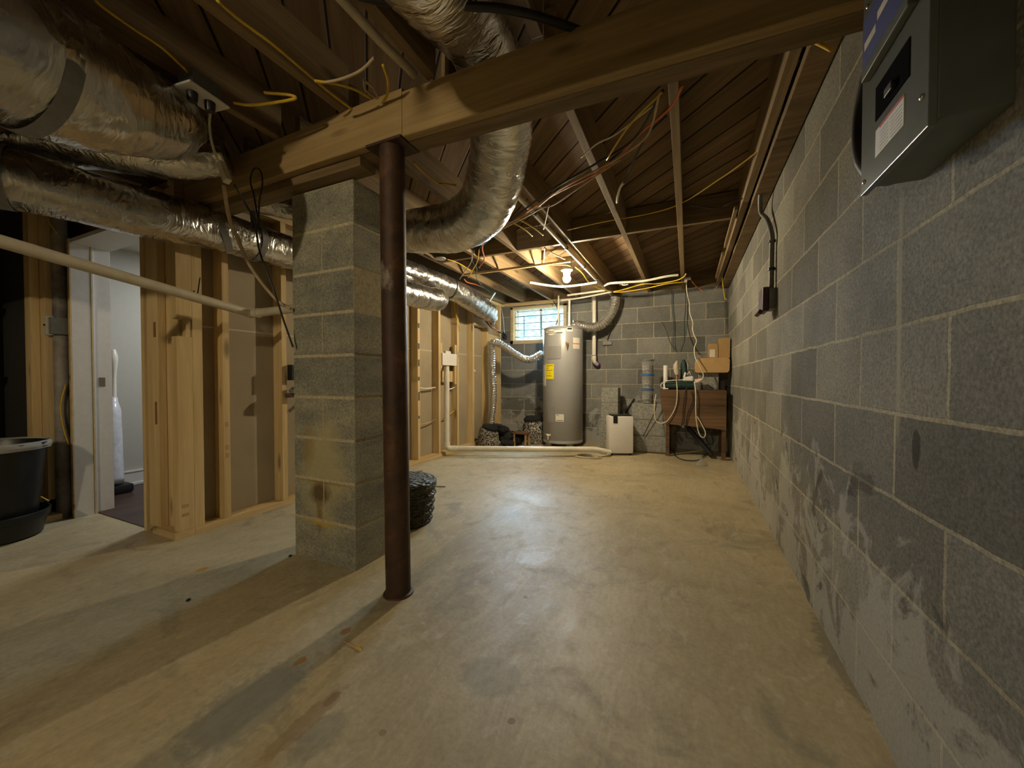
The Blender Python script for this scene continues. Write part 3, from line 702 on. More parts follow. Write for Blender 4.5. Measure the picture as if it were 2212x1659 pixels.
# D2 long duct over the door and stud wall
d = duct('flexible_duct', [(-3.9, 0.27, 1.66), (-2.98, 0.30, 1.68), (-2.52, 0.48, 1.69), (-2.42, 0.95, 1.70), (-2.425, 1.25, 1.725), (-2.425, 1.62, 1.73), (-2.43, 2.1, 1.75), (-2.44, 2.6, 1.80), (-2.42, 3.0, 1.87)],
         [0.12, 0.12, 0.118, 0.118, 0.112, 0.110, 0.11, 0.105, 0.10], 'long silver foil duct passing the white door frame toward the pier', seed=2.0, n=20)
strap_ring((-2.422, 1.30, 1.727), 0.116, (0.4, 1, 0.5), 0.035, parent=d, tail=(-2.40, 1.26, 2.02))
strap_ring((-2.425, 1.50, 1.73), 0.114, (0, 1, 0), 0.035, parent=d, tail=(-2.45, 1.50, 2.02))
strap_ring((-2.475, 0.56, 1.692), 0.122, (0.5, 1, 0), 0.05, parent=d)
# D3 U-shaped duct through the joists
d = duct('flexible_duct', [(-0.60, -0.9, 1.98), (-0.68, 0.1, 2.0), (-0.69, 0.62, 2.035), (-0.695, 0.98, 2.085), (-0.70, 1.26, 2.118), (-0.735, 1.50, 2.085), (-0.85, 1.72, 2.035), (-0.97, 1.88, 1.945), (-1.12, 1.99, 1.865), (-1.34, 2.06, 1.845), (-1.62, 2.10, 1.88), (-1.95, 2.10, 1.90), (-2.2, 2.02, 1.90)],
         [0.14, 0.14, 0.145, 0.14, 0.13, 0.135, 0.15, 0.155, 0.155, 0.15, 0.14, 0.11, 0.09], 'thick silver foil duct that drops in a bend beyond the beam', 'foilbright', seed=3.0, n=22, flat=[1, 1, 1, 0.85, 0.62, 0.8, 1, 1, 1, 1, 1, 1, 1], wr=0.008)
# D4 / D5 beyond the post
d = duct('flexible_duct', [(-2.25, 2.55, 1.64), (-2.22, 2.95, 1.64), (-2.22, 3.10, 1.66), (-2.30, 3.24, 1.70)], [0.105, 0.108, 0.11, 0.10], 'short blunt silver duct elbow beside the rusty post', 'foilbright', seed=7.0, n=20)
d = duct('flexible_duct', [(-2.42, 2.7, 1.905), (-2.36, 3.15, 1.885), (-2.30, 3.55, 1.84), (-2.30, 3.85, 1.81), (-2.33, 4.15, 1.78), (-2.36, 4.42, 1.755), (-2.40, 4.62, 1.70)], [0.10, 0.105, 0.115, 0.12, 0.12, 0.115, 0.075],
         'silver foil duct hanging along the top of the stud wall by the window', 'foilbright', seed=9.0, n=20, wr=0.009)
strap_ring((-2.31, 3.45, 1.85), 0.114, (0.1, 1, -0.1), 0.012, 'black', d)
strap_ring((-2.33, 4.15, 1.78), 0.121, (0.1, 1, 0.3), 0.012, 'strap', d)
bm = B(); box(bm, -2.33, -2.315, 4.40, 4.43, 1.80, 2.02, 0, ry(38)); obj('hanger_wire', bm, M['steel'], d)
bm = B(); tube(bm, [(-2.40, 4.60, 1.71), (-2.43, 4.66, 1.66), (-2.47, 4.72, 1.61), (-2.50, 4.75, 1.59)], 0.05, 20, 8, rr=[0.06, 0.045, 0.03, 0.012], prof=lambda L, a, t: 0.006*noise.noise(Vector((math.cos(a)*5, math.sin(a)*5, L*40)))); obj('taped_end', bm, M['foilsm'], d, smooth=True)
d = duct('flexible_duct', [(-2.2, 1.95, 1.93), (-2.12, 1.78, 1.91), (-2.10, 1.60, 1.90), (-2.2, 1.42, 1.90), (-2.35, 1.37, 1.95)], [0.075, 0.075, 0.075, 0.07, 0.06], 'small silver duct seen between the beam and the pier', seed=11.0, n=14)

# ================================================================== pipes
def pipe(name, pts, r, mat, label, cat='pipe', n=1, seg=16, joints=(), jr=1.22, group=None, jmat=None):
    if joints:
        t = thing(name, tuple(Vector(pts[0])), label, cat, group)
        bm = B(); tube(bm, pts, r, seg, n); obj('tube', bm, M[mat], t, smooth='auto')
        for a, b in joints:
            bm = B(); cyl(bm, a, b, r*jr, seg); obj('coupling', bm, M[jmat or mat], t, smooth='auto')
        return t
    bm = B(); tube(bm, pts, r, seg, n); return single(name, bm, M[mat], label, cat, group, 'auto')
def bend(a, b, c, d=0.05, k=5):
    a, b, c = Vector(a), Vector(b), Vector(c); u = b+(a-b).normalized()*d; v = b+(c-b).normalized()*d
    return [tuple(u*(1-t)**2+b*2*t*(1-t)+v*t*t) for t in [i/k for i in range(k+1)]]
# sloping drain from upper left, elbow into the pier
A_ = (-2.19, 0.20, 1.415); B_ = (-2.40, 1.467, 1.285); C_ = (-1.808, 1.47, 1.29)
pipe('drain_pipe', [A_] + bend(A_, B_, C_, 0.04) + [C_], 0.0242, 'pvcold', 'cream plastic drain pipe sloping past the door and into the pier', joints=[((-2.396, 1.440, 1.288), (-2.400, 1.467, 1.2855)), ((-2.37, 1.467, 1.2855), (-2.33, 1.467, 1.286))], jr=1.15)
# near pvc pipe beside the joist
pipe('water_pipe', [(-0.955, -0.9, 2.03), (-0.95, 1.0, 2.03), (-0.95, 1.19, 2.045)], 0.0155, 'pvcold', 'cream plastic pipe running beside a joist down to the beam')
# long white water pipe beyond the beam
pipe('water_pipe', [(-0.945, 1.75, 2.0), (-0.945, 3.0, 2.0), (-0.94, 4.2, 2.0), (-0.925, 5.22, 1.995)], 0.0150, 'pvc', 'long white water pipe clipped under a joist toward the far wall',
     joints=[((-0.945, 2.08, 2.0), (-0.945, 2.12, 2.0)), ((-0.945, 2.40, 2.0), (-0.945, 2.43, 2.0)), ((-0.945, 3.15, 2.0), (-0.945, 3.18, 2.0)), ((-0.94, 3.75, 2.0), (-0.94, 3.78, 2.0)), ((-0.935, 4.3, 2.0), (-0.935, 4.33, 2.0))], jr=1.3, jmat='black')
pipe('water_pipe', [(-1.33, 2.02, 2.0), (-0.97, 2.08, 2.0)], 0.013, 'pvc', 'short white pipe branch half hidden behind the bent duct')
W1 = [(-1.5894, 3.947, 1.95), (-1.4577, 4.1232, 1.945), (-1.3142, 4.2378, 1.94), (-1.125, 4.2751, 1.945), (-0.93, 4.3145, 1.965)]
pipe('water_pipe', W1, 0.0125, 'pvc', 'white water pipe crossing just below the lit bulb', n=4, joints=[(W1[2], tuple(Vector(W1[2])+Vector((0.02, 0.0, 0))))])
W2 = [(-1.4103, 4.8076, 1.96), (-1.1343, 4.7575, 1.96), (-0.9152, 4.7434, 1.965)]
pipe('water_pipe', W2, 0.0125, 'pvc', 'short white pipe above the heater, upper one of two', n=2)
W3 = [(-1.5531, 4.9889, 1.94), (-1.2485, 4.9322, 1.94), (-0.8489, 4.8071, 1.955)]
pipe('water_pipe', W3, 0.0105, 'pvc', 'short white pipe above the heater, lower one of two', n=2)
W4 = [(-0.8878, 4.5447, 1.975), (-0.8126, 4.4812, 1.98), (-0.676, 4.4969, 1.98), (-0.455, 4.5295, 1.98), (-0.2132, 4.4881, 1.995), (-0.0987, 4.4995, 2.0)]
t = pipe('water_pipe', W4, 0.0125, 'pvc', 'white water pipe with a brass valve crossing toward the block wall', n=4, joints=[(W4[1], W4[2])], jr=1.05)
vx, vy, vz = (-0.6875, 4.5395, 1.975)
bm = B(); sphere(bm, (vx, vy, vz), 0.019); cyl(bm, (vx-0.03, vy, vz), (vx+0.03, vy, vz), 0.014, 12); obj('valve', bm, M['brass'], t, smooth='auto') if False else single('pipe_valve', bm, M['brass'], 'brass valve on the white pipe near the far wall', 'valve', smooth='auto')
bm = B(); tube(bm, [(vx, vy-0.02, vz-0.012), (vx+0.02, vy-0.03, vz-0.025), (vx+0.07, vy-0.03, vz-0.022)], 0.006, 8, 3); single('valve_lever', bm, M['plastic'], 'white lever handle of the brass pipe valve', 'handle', smooth=True)
# heater feed pipes
HX, HY = -1.508, 4.93
pipe('hot_pipe', [(-1.58, HY+0.03, 1.575), (-1.58, HY+0.03, 2.0)], 0.011, 'pvc', 'thin white riser from the heater top in front of the window', joints=[((-1.58, HY+0.03, 1.80), (-1.58, HY+0.03, 1.85))], jr=1.4)
pipe('cold_pipe', [(-1.415, HY-0.02, 1.575), (-1.415, HY-0.02, 1.93)], 0.0145, 'pvc', 'white riser from the heater top at the window edge', joints=[((-1.415, HY-0.02, 1.575), (-1.415, HY-0.02, 1.60))], jr=1.3)
# vent/discharge pipe right of the heater
pts = [(-1.16, 5.23, 2.015), (-1.16, 5.23, 1.17)] + bend((-1.16, 5.23, 1.17), (-1.16, 5.23, 1.12), (-1.13, 5.29, 1.09), 0.03, 4) + [(-1.135, 5.29, 1.085)]
pipe('drain_pipe', pts, 0.027, 'pvc', 'white vertical pipe ending in an elbow on the block wall', joints=[((-1.16, 5.23, 1.20), (-1.16, 5.23, 1.145))], jr=1.15)
dp = bpy.data.objects['drain_pipe.001']
bm = B(); cyl(bm, (-1.16, 5.23, 1.200), (-1.16, 5.23, 1.208), 0.0318, 20); obj('primer_ring', bm, M['purple'], dp)
bm = B(); cyl(bm, (-1.130, 5.293, 1.083), (-1.122, 5.31, 1.075), 0.036, 20); obj('primer_ring', bm, M['purple'], dp)
# laundry drain: riser, elbow and long run on the floor
a, b_, c, e = (-2.515, 3.70, 1.03), (-2.515, 3.70, 0.085), (-0.95, 4.36, 0.085), (-0.80, 4.46, 0.04)
pipe('drain_pipe', [a] + bend(a, b_, c, 0.06) + bend(b_, c, e, 0.05) + [e], 0.0315, 'pvc', 'white drain pipe dropping from the outlet box and crossing low before the heater',
     joints=[((-2.515, 3.70, 0.90), (-2.515, 3.70, 0.86)), ((-2.515, 3.70, 0.16), (-2.515, 3.70, 0.11)), ((-2.46, 3.723, 0.085), (-2.40, 3.748, 0.085)), ((-1.75, 4.02, 0.085), (-1.70, 4.045, 0.085))], jr=1.13)
bm = B(); tube(bm, [(-1.05+0.13*math.cos(q*0.52)+0.002*q, 4.27+0.075*math.sin(q*0.52), 0.008+0.0006*q) for q in range(30)] + [(-0.85, 4.36, 0.02), (-0.80, 4.42, 0.05)], 0.0055, 8, 3); single('hose', bm, M['pvcold'], 'thin pale hose coiled on the floor beside the dehumidifier', 'hose', smooth=True)

# ================================================================== water heater
wh = thing('water_heater', (HX, HY, 0.0), 'tall grey cylindrical water heater standing under the window', 'water heater')
HR = 0.262
bm = B(); lathe(bm, [(0.20, 0.052), (HR-0.006, 0.055), (HR, 0.062), (HR, 0.085), (HR-0.004, 0.09), (HR-0.004, 0.10), (HR, 0.105), (HR, 1.52), (HR-0.003, 1.527), (HR+0.001, 1.532), (HR+0.001, 1.548), (HR-0.01, 1.556), (0.12, 1.575), (0.0, 1.577)], HX, HY, 72)
obj('tank', bm, M['tank'], wh, smooth='auto')
for ang in (225, 315, 90):
    x_, y_ = HX+0.2*math.cos(math.radians(ang)), HY+0.2*math.sin(math.radians(ang)); bm = B(); box(bm, x_-0.04, x_+0.04, y_-0.04, y_+0.04, 0.0, 0.053, 0.003); obj('foot_block', bm, M['looseblock'], wh)
# facing angle helper: angle of camera seen from heater
CA = math.atan2(0-HY, 0-HX)
def patch(a0, a1, z0_, z1_, off, nm, mat, parent=wh, thick=0.0, seg=12, shape=None):
    """curved sheet on the tank; angles in degrees from the camera-facing line, positive = to the viewer's right"""
    bm = B(); cols = []
    for i in range(seg+1):
        t = i/seg; a = CA + math.radians(a0+(a1-a0)*t)
        lo, hi = (z0_, z1_) if shape is None else shape(t)
        ro, ri = HR+off, HR-0.004
        cols.append([bm.verts.new((HX+r_*math.cos(a), HY+r_*math.sin(a), z)) for r_, z in ((ro, lo), (ro, hi), (ri, hi), (ri, lo))])
    for i in range(seg):
        for q in range(4): bm.faces.new((cols[i][q], cols[i+1][q], cols[i+1][(q+1) % 4], cols[i][(q+1) % 4]))
    bm.faces.new(cols[0]); bm.faces.new(list(reversed(cols[-1])))
    bmesh.ops.recalc_face_normals(bm, faces=bm.faces)
    return obj(nm, bm, M[mat], parent, smooth='auto')
def wz(y): return 0.895 + (817-y)/830*4.85
patch(-46, -5, wz(775), wz(747), 0.006, 'access_panel', 'tankd')
patch(-46, -22, wz(915), wz(877), 0.006, 'access_panel', 'tankd')
patch(-55, 0.5, 1.461, 1.503, 0.003, 'brand_strip', 'plastic')
patch(-18, -1, 1.464, 1.476, 0.004, 'green_band', 'darkgreen')
patch(-56, -19, 1.466, 1.474, 0.004, 'black_band', 'ink')
patch(-48, -20, 1.45, 1.52, 0.006, 'brand_badge', 'paper', shape=lambda t: (1.484-0.040*math.sqrt(max(0.02, 1-(2*t-1)**2)), 1.484+0.034*math.sqrt(max(0.02, 1-(2*t-1)**2))))
patch(-46, -25, 1.484, 1.497, 0.008, 'brand_lettering', 'tankd')
patch(-55, -19, 1.467, 1.473, 0.0075, 'badge_band', 'ink')
patch(10, 27, 1.485, 1.535, 0.003, 'small_label', 'paper'); patch(12, 25, 1.508, 1.53, 0.004, 'small_label_print', 'ink')
w_ = patch(29, 53, wz(753), wz(729), 0.003, 'warning_label', 'paper'); patch(29, 53, wz(743), wz(741), 0.004, 'orange_stripe', 'orangeink')
lab = patch(-54, -26, wz(819), wz(786), 0.004, 'energy_label', 'ylabel')
patch(-52, -28, wz(792), wz(789), 0.005, 'energy_title_bar', 'ylabel')
for i, chh in enumerate('ENERGYGUIDE'):
    a = CA + math.radians(-50.5+i*2.1); r_ = HR+0.0055
    Mx = Matrix.Translation((HX+r_*math.cos(a), HY+r_*math.sin(a), wz(789.4))) @ Matrix.Rotation(a+math.pi/2, 4, 'Z') @ Matrix.Rotation(math.pi/2, 4, 'X')
    text('label_letter', chh, 0.017, M['ink'], lab, Mx)
for zz, a0, a1 in ((wz(795), -51, -42), (wz(800), -52, -30), (wz(806), -41, -36), (wz(812), -50, -32)): patch(a0, a1, zz-0.002, zz+0.003, 0.0052, 'label_print', 'ink', lab)
patch(-77, -57, wz(834), wz(786), 0.003, 'spec_label', 'paper')
for q in (799, 812, 786.6): patch(-77, -57, wz(q+0.5), wz(q), 0.004, 'label_rule', 'ink')
patch(-20, 3, wz(911), wz(895), 0.003, 'rating_label', 'paper'); patch(-17, 0, wz(909), wz(908), 0.004, 'label_print', 'ink'); patch(-17, -11, wz(897.5), wz(896.5), 0.004, 'label_print', 'ink')
for nm, ang, z, mt in (('relief_valve', 11, wz(743), 'brass'), ('drain_valve', -38, wz(942), 'plastic')):
    a = CA+math.radians(ang); d_ = Vector((math.cos(a), math.sin(a), 0)); p0 = Vector((HX, HY, z))+d_*(HR-0.005)
    bm = B(); cyl(bm, p0, p0+d_*0.045, 0.013, 12); cyl(bm, p0+d_*0.04, p0+d_*0.045+Vector((0, 0, -0.055)), 0.012, 12, 0.006); sphere(bm, p0+d_*0.045, 0.017); box(bm, p0.x-0.03+d_.x*0.05, p0.x+0.01+d_.x*0.05, p0.y+d_.y*0.05-0.004, p0.y+d_.y*0.05+0.004, z+0.010, z+0.018, 0.002); obj(nm, bm, M[mt], wh, smooth='auto')
# flexible aluminium vents
def flex(pts, r, label, seg=24, n=30, pitch=0.032):
    t = thing('flexible_vent_hose', tuple(Vector(pts[0])), label, 'vent hose')
    path = smooth_path(pts, n); bm = B(); L = sum((path[i+1]-path[i]).length for i in range(len(path)-1))
    N = int(L/pitch*6); 
    # resample
    cum = [0]
    for i in range(len(path)-1): cum.append(cum[-1]+(path[i+1]-path[i]).length)
    rs = []; j = 0
    for i in range(N+1):
        s_ = L*i/N
        while j < len(cum)-2 and cum[j+1] < s_: j += 1
        q = (s_-cum[j])/max(1e-9, cum[j+1]-cum[j]); rs.append(path[j].lerp(path[j+1], q))
    tube(bm, rs, r, seg, 1, True, prof=lambda l_, a, t_: 0.0075*math.cos(2*math.pi*l_/pitch+0.5*a)+0.004*noise.noise(Vector((math.cos(a)*3, math.sin(a)*3, l_*30))))
    obj('corrugated_tube', bm, M['foilsm'], t, smooth=False)
    return t
flex([(-1.43, HY+0.06, 1.585), (-1.33, HY+0.08, 1.60), (-1.18, HY+0.14, 1.565), (-1.04, HY+0.18, 1.60), (-0.93, HY+0.22, 1.73), (-0.88, HY+0.24, 1.87), (-0.87, HY+0.25, 1.95)], 0.060, 'silver flexible vent hose from the heater top up the block wall')
FL = [(-1.7691, 4.86, 1.2237), (-1.9155, 4.86, 1.1524), (-2.0486, 4.82, 1.1659), (-2.2245, 4.78, 1.2818), (-2.3511, 4.75, 1.3664), (-2.4462, 4.74, 1.3883), (-2.4771, 4.73, 1.3118), (-2.463, 4.73, 1.004), (-2.4365, 4.72, 0.684), (-2.448, 4.7, 0.429), (-2.4593, 4.68, 0.2706)]
flex(FL, 0.046, 'silver flexible vent hose looping from behind the heater down to a hamper')
# dehumidifier
dh = thing('dehumidifier', (-0.72, 4.62, 0), 'white upright dehumidifier standing on the concrete floor', 'dehumidifier')
R_ = rz(24); pv = (-0.72, 4.62, 0.25)
bm = B(); box(bm, -0.86, -0.58, 4.54, 4.72, 0.022, 0.455, 0.022, R_, pv); obj('body', bm, M['plastic'], dh, smooth='auto')
bm = B(); box(bm, -0.83, -0.60, 4.56, 4.70, 0.452, 0.470, 0.006, R_, pv); obj('top_panel', bm, M['blackpl'], dh)
bm = B(); box(bm, -0.815, -0.765, 4.534, 4.55, 0.375, 0.46, 0.006, R_, pv); obj('control_badge', bm, M['blackpl'], dh)
bm = B()
for x_, y_ in ((-0.83, 4.57), (-0.61, 4.57), (-0.83, 4.69), (-0.61, 4.69)):
    q = Vector(pv)+R_ @ (Vector((x_, y_, 0.25))-Vector(pv)); cyl(bm, (q.x, q.y, 0.0), (q.x, q.y, 0.03), 0.014, 10)
obj('feet', bm, M['blackpl'], dh)

# ================================================================== loose concrete blocks
def cblock(x0, x1, y0, y1, z0, z1, label, group=None, ang=0, holes=None):
    t = B(); box(t, x0, x1, y0, y1, z0, z1, 0.006, rz(ang) if ang else None)
    for v in t.verts: v.co += Vector((noise.noise(v.co*7), noise.noise(v.co*7+Vector((3, 3, 3))), 0))*0.003
    return single('concrete_block', t, M['looseblock'], label, 'concrete block', group)
for i, nm in enumerate(('bottom', 'second', 'third', 'topmost')):
    z = i*0.194
    if z+0.192 < 0.79: cblock(-1.02+0.004*i, -0.80, 4.985, 5.185, z, z+0.192, 'grey concrete block in the narrow stack between heater and dehumidifier, %s' % nm, 'narrow block stack')
    
for i, nm in enumerate(('bottom', 'middle', 'topmost')):
    z = 0.02+i*0.19; cblock(-0.625+0.006*i, -0.215, 4.83, 5.03, z, z+0.187, 'grey concrete block in the wide stack beside the bench, %s' % nm, 'wide block stack')
bm = B(); box(bm, -0.60, -0.22, 4.84, 5.02, 0, 0.019, 0.002); single('base_board', bm, M['joistX'], 'dark board on the floor under the wide concrete block stack', 'board')
bm = B(); cyl(bm, (-0.72, 5.10, 0.45), (-0.60, 4.96, 0.63), 0.014, 12); single('metal_rod', bm, M['blackpl'], 'dark rod leaning between the two concrete block stacks', 'rod')
# stacked clear containers
cx_, cy_ = -0.44, 4.93
for i, (lab, bc) in enumerate((('lowest', 'blueink'), ('middle', 'blueink'), ('topmost', 'grey'))):
    z = 0.592+i*0.178
    t = thing('clear_jar', (cx_, cy_, z), 'clear round plastic tub of small parts on the block stack, %s of three' % lab, 'tub', 'stack of clear tubs')
    bm = B(); lathe(bm, [(0.062, z), (0.066, z+0.004), (0.070, z+0.150), (0.072, z+0.158)], cx_, cy_, 32); obj('jar_body', bm, M['clear'], t, smooth='auto')
    bm = B(); lathe(bm, [(0.073, z+0.156), (0.076, z+0.160), (0.075, z+0.174), (0.070, z+0.177)], cx_, cy_, 32); obj('lid', bm, M['grey'] if i == 2 else plain('blue_lid%d' % i, (0.03, 0.12, 0.35), 0.4), t, smooth='auto')
    bm = B(); lathe(bm, [(0.058, z+0.006), (0.060, z+0.10)], cx_, cy_, 24); obj('contents', bm, plain('mixed_parts%d' % i, (0.20, 0.19, 0.15), 0.7, 0, 0.7, 60), t, smooth='auto')
    bm = B(); N = 12; col = []
    for q in range(N+1):
        a = math.radians(-150+110*q/N); col.append([bm.verts.new((cx_+0.0715*math.cos(a), cy_+0.0715*math.sin(a), zz)) for zz in (z+0.04, z+0.10)])
    for q in range(N): bm.faces.new((col[q][0], col[q+1][0], col[q+1][1], col[q][1]))
    obj('label_band', bm, plain('printed_band%d' % i, (0.22, 0.22, 0.20), 0.4, 0, 0.6, 55), t)

# ================================================================== bench (sawhorse crate) and what stands on it
bn = thing('workbench', (0.08, 4.95, 0), 'dark stained wooden bench with a deep plywood apron by the block wall', 'bench')
bm = B(); y0, y1 = 4.725, 4.745
q = [bm.verts.new(v) for v in ((-0.295, y0, 0.762), (0.385, y0, 0.762), (0.385, y0, 0.335), (-0.225, y0, 0.375))]; q2 = [bm.verts.new(v.co+Vector((0, 0.02, 0))) for v in q]
bm.faces.new(list(reversed(q))); bm.faces.new(q2)
for i in range(4): bm.faces.new((q[i], q2[i], q2[(i+1) % 4], q[(i+1) % 4]))
bmesh.ops.recalc_face_normals(bm, faces=bm.faces)
obj('front_apron', bm, M['crate'], bn)
bm = B(); box(bm, -0.29, 0.385, 4.745, 5.22, 0.744, 0.762, 0.003); obj('bench_top', bm, M['crate'], bn)
for x_, y_ in ((-0.222, 4.747), (0.345, 4.747), (-0.222, 5.17), (0.345, 5.17)):
    bm = B(); box(bm, x_, x_+0.04, y_, y_+0.045, 0, 0.744, 0.003); obj('leg', bm, M['crate'], bn)
bm = B(); box(bm, -0.28, 0.385, 5.215, 5.232, 0.42, 0.744, 0.002); obj('back_apron', bm, M['crate'], bn)
TZ = 0.762
cblock(0.115, 0.32, 4.92, 5.12, TZ, TZ+0.195, 'grey concrete block standing on the bench under a cardboard tray')
cblock(0.325, 0.40, 5.13, 5.20, TZ, TZ+0.10, 'small grey concrete piece at the back corner of the bench')
# cardboard tray with rounded end
t = thing('cardboard_tray', (0.22, 5.0, TZ+0.196), 'tan cardboard tray with rounded ends lying on the concrete block', 'box')
bm = B(); z = TZ+0.196
prof = [(0.075, z+0.030), (0.082, z+0.008), (0.10, z), (0.40, z), (0.42, z+0.02), (0.425, z+0.14), (0.41, z+0.165), (0.12, z+0.165), (0.085, z+0.15), (0.075, z+0.12)]
f0 = [bm.verts.new((x_, 4.86, zz)) for x_, zz in prof]; f1 = [bm.verts.new((x_, 5.13, zz)) for x_, zz in prof]
bm.faces.new(f0); bm.faces.new(list(reversed(f1)))
for i in range(len(prof)): bm.faces.new((f0[i], f1[i], f1[(i+1) % len(prof)], f0[(i+1) % len(prof)]))
bmesh.ops.recalc_face_normals(bm, faces=bm.faces); obj('tray_body', bm, M['card'], t)
bm = B(); cyl(bm, (0.345, 4.8605, z+0.025), (0.345, 4.8585, z+0.025), 0.010, 16); obj('round_stamp', bm, M['carddk'], t)
zt = z+0.166
t = thing('cardboard_box', (0.27, 5.02, zt), 'short brown cardboard box with a white label on the tray', 'box')
bm = B(); box(bm, 0.215, 0.315, 4.95, 5.09, zt, zt+0.165, 0.003); obj('carton', bm, M['carddk'], t)
bm = B(); box(bm, 0.228, 0.282, 4.9485, 4.9515, zt+0.012, zt+0.10); obj('shipping_label', bm, M['paper'], t)
t = thing('cardboard_box', (0.37, 5.02, zt), 'taller brown cardboard box against the block wall on the tray', 'box')
bm = B(); box(bm, 0.320, 0.432, 4.94, 5.08, zt, zt+0.225, 0.003); obj('carton', bm, M['carddk'], t)
bm = B(); cyl(bm, (0.13, 4.94, zt+0.018), (0.205, 4.94, zt+0.018), 0.015, 12); cyl(bm, (0.085, 4.93, zt+0.02), (0.13, 4.94, zt+0.018), 0.021, 16); single('plastic_bottle', bm, M['clear'], 'clear plastic packet with white end lying beside the short box', 'bottle', smooth='auto')
# white roll
bm = B(); cyl(bm, (-0.235, 4.90, TZ), (-0.235, 4.90, TZ+0.285), 0.026, 24); single('paper_roll', bm, M['plastic'], 'plain white tube standing upright at the bench end', 'tube', smooth='auto')
# dark green tool bag
t = thing('tool_bag', (-0.05, 4.86, TZ), 'low dark green fabric bag lying along the bench top', 'bag')
bm = B(); tube(bm, [(-0.24, 4.86, TZ+0.045), (-0.20, 4.86, TZ+0.05), (-0.05, 4.855, TZ+0.052), (0.06, 4.86, TZ+0.05), (0.09, 4.86, TZ+0.045)], 0.05, 20, 8, rr=[0.03, 0.045, 0.049, 0.046, 0.03], flat=[1, 1, 1, 1, 1], prof=lambda L, a, t_: 0.006*noise.noise(Vector((math.cos(a)*3, math.sin(a)*3, L*14)))); obj('bag_body', bm, M['darkgreen'], t, smooth=True)
bm = B(); tube(bm, [(-0.26, 4.80, TZ+0.085), (-0.20, 4.78, TZ+0.105), (-0.05, 4.78, TZ+0.112), (0.02, 4.79, TZ+0.105)], 0.005, 8, 6); tube(bm, [(-0.24, 4.80, TZ+0.10), (-0.28, 4.80, TZ+0.06), (-0.27, 4.81, TZ+0.02), (-0.20, 4.79, TZ+0.012)], 0.005, 8, 6); obj('bag_handle', bm, M['plastic'], t, smooth=True)
# white appliance (steamer)
t = thing('hand_steamer', (0.005, 4.88, TZ+0.10), 'small white plastic appliance sitting on the green bag', 'appliance')
bm = B(); z = TZ+0.10; q = [bm.verts.new(v) for v in ((-0.055, 4.82, z), (0.065, 4.82, z), (0.06, 4.82, z+0.062), (-0.04, 4.82, z+0.045))]; q2 = [bm.verts.new(v.co+Vector((0, 0.1, 0))) for v in q]
bm.faces.new(list(reversed(q))); bm.faces.new(q2)
for i in range(4): bm.faces.new((q[i], q2[i], q2[(i+1) % 4], q[(i+1) % 4]))
bmesh.ops.recalc_face_normals(bm, faces=bm.faces); bmesh.ops.bevel(bm, geom=list(bm.edges), offset=0.010, segments=3, affect='EDGES'); obj('steamer_body', bm, M['plastic'], t, smooth='auto')
bm = B(); cyl(bm, (-0.035, 4.86, z+0.04), (-0.020, 4.86, z+0.10), 0.012, 12); tube(bm, [(-0.02, 4.86, z+0.095), (0.0, 4.86, z+0.08), (0.02, 4.86, z+0.11), (0.03, 4.86, z+0.07)], 0.004, 8, 5); obj('steamer_handle', bm, M['plastic'], t, smooth='auto')
# hanging tools
t = thing('hanging_tool', (-0.10, 4.90, TZ+0.33), 'tool with cream grip and red lower handle hung above the bench', 'tool')
bm = B(); tube(bm, [(-0.115, 4.90, TZ+0.335), (-0.125, 4.89, TZ+0.27), (-0.115, 4.89, TZ+0.20), (-0.105, 4.89, TZ+0.165)], 0.02, 14, 6, rr=[0.012, 0.030, 0.028, 0.016]); obj('grip', bm, plain('cream_grip', (0.50, 0.45, 0.34), 0.5), t, smooth=True)
bm = B(); tube(bm, [(-0.108, 4.885, TZ+0.18), (-0.112, 4.885, TZ+0.10), (-0.115, 4.885, TZ+0.075)], 0.014, 12, 4); obj('red_handle', bm, M['red'], t, smooth=True)
bm = B(); tube(bm, [(-0.112, 4.885, TZ+0.08), (-0.10, 4.885, TZ+0.06), (-0.12, 4.885, TZ+0.03)], 0.008, 8, 4); obj('tool_tip', bm, M['black'], t, smooth=True)
t = thing('umbrella', (-0.04, 4.93, TZ+0.30), 'folded dark green cloth with clear wrapping hung by its cord above the bench', 'folded cloth')
bm = B(); tube(bm, [(-0.045, 4.95, TZ+0.35), (-0.04, 4.95, TZ+0.28), (-0.035, 4.95, TZ+0.20), (-0.045, 4.95, TZ+0.13), (-0.07, 4.94, TZ+0.09)], 0.02, 14, 8, rr=[0.014, 0.035, 0.042, 0.036, 0.008], prof=lambda L, a, t_: 0.008*math.sin(a*5)+0.004*noise.noise(Vector((a, L*20, 0)))); obj('folds', bm, M['darkgreen'], t, smooth=True)
bm = B(); tube(bm, [(-0.005, 4.94, TZ+0.34), (0.005, 4.94, TZ+0.25), (0.0, 4.94, TZ+0.16), (0.03, 4.94, TZ+0.10)], 0.01, 10, 6, rr=[0.006, 0.014, 0.02, 0.012], prof=lambda L, a, t_: 0.006*math.sin(a*4)); obj('wrapping', bm, M['clear'], t, smooth=True)
bm = B(); tube(bm, [(-0.16, 4.84, TZ+0.115), (-0.10, 4.84, TZ+0.11), (-0.05, 4.86, TZ+0.12)], 0.006, 8, 4); tube(bm, [(-0.12, 4.84, TZ+0.11), (-0.11, 4.85, TZ+0.16), (-0.10, 4.85, TZ+0.12)], 0.005, 8, 4); single('brass_hook', bm, M['brass'], 'small yellow metal hook lying at the back of the green bag', 'hook', smooth=True)
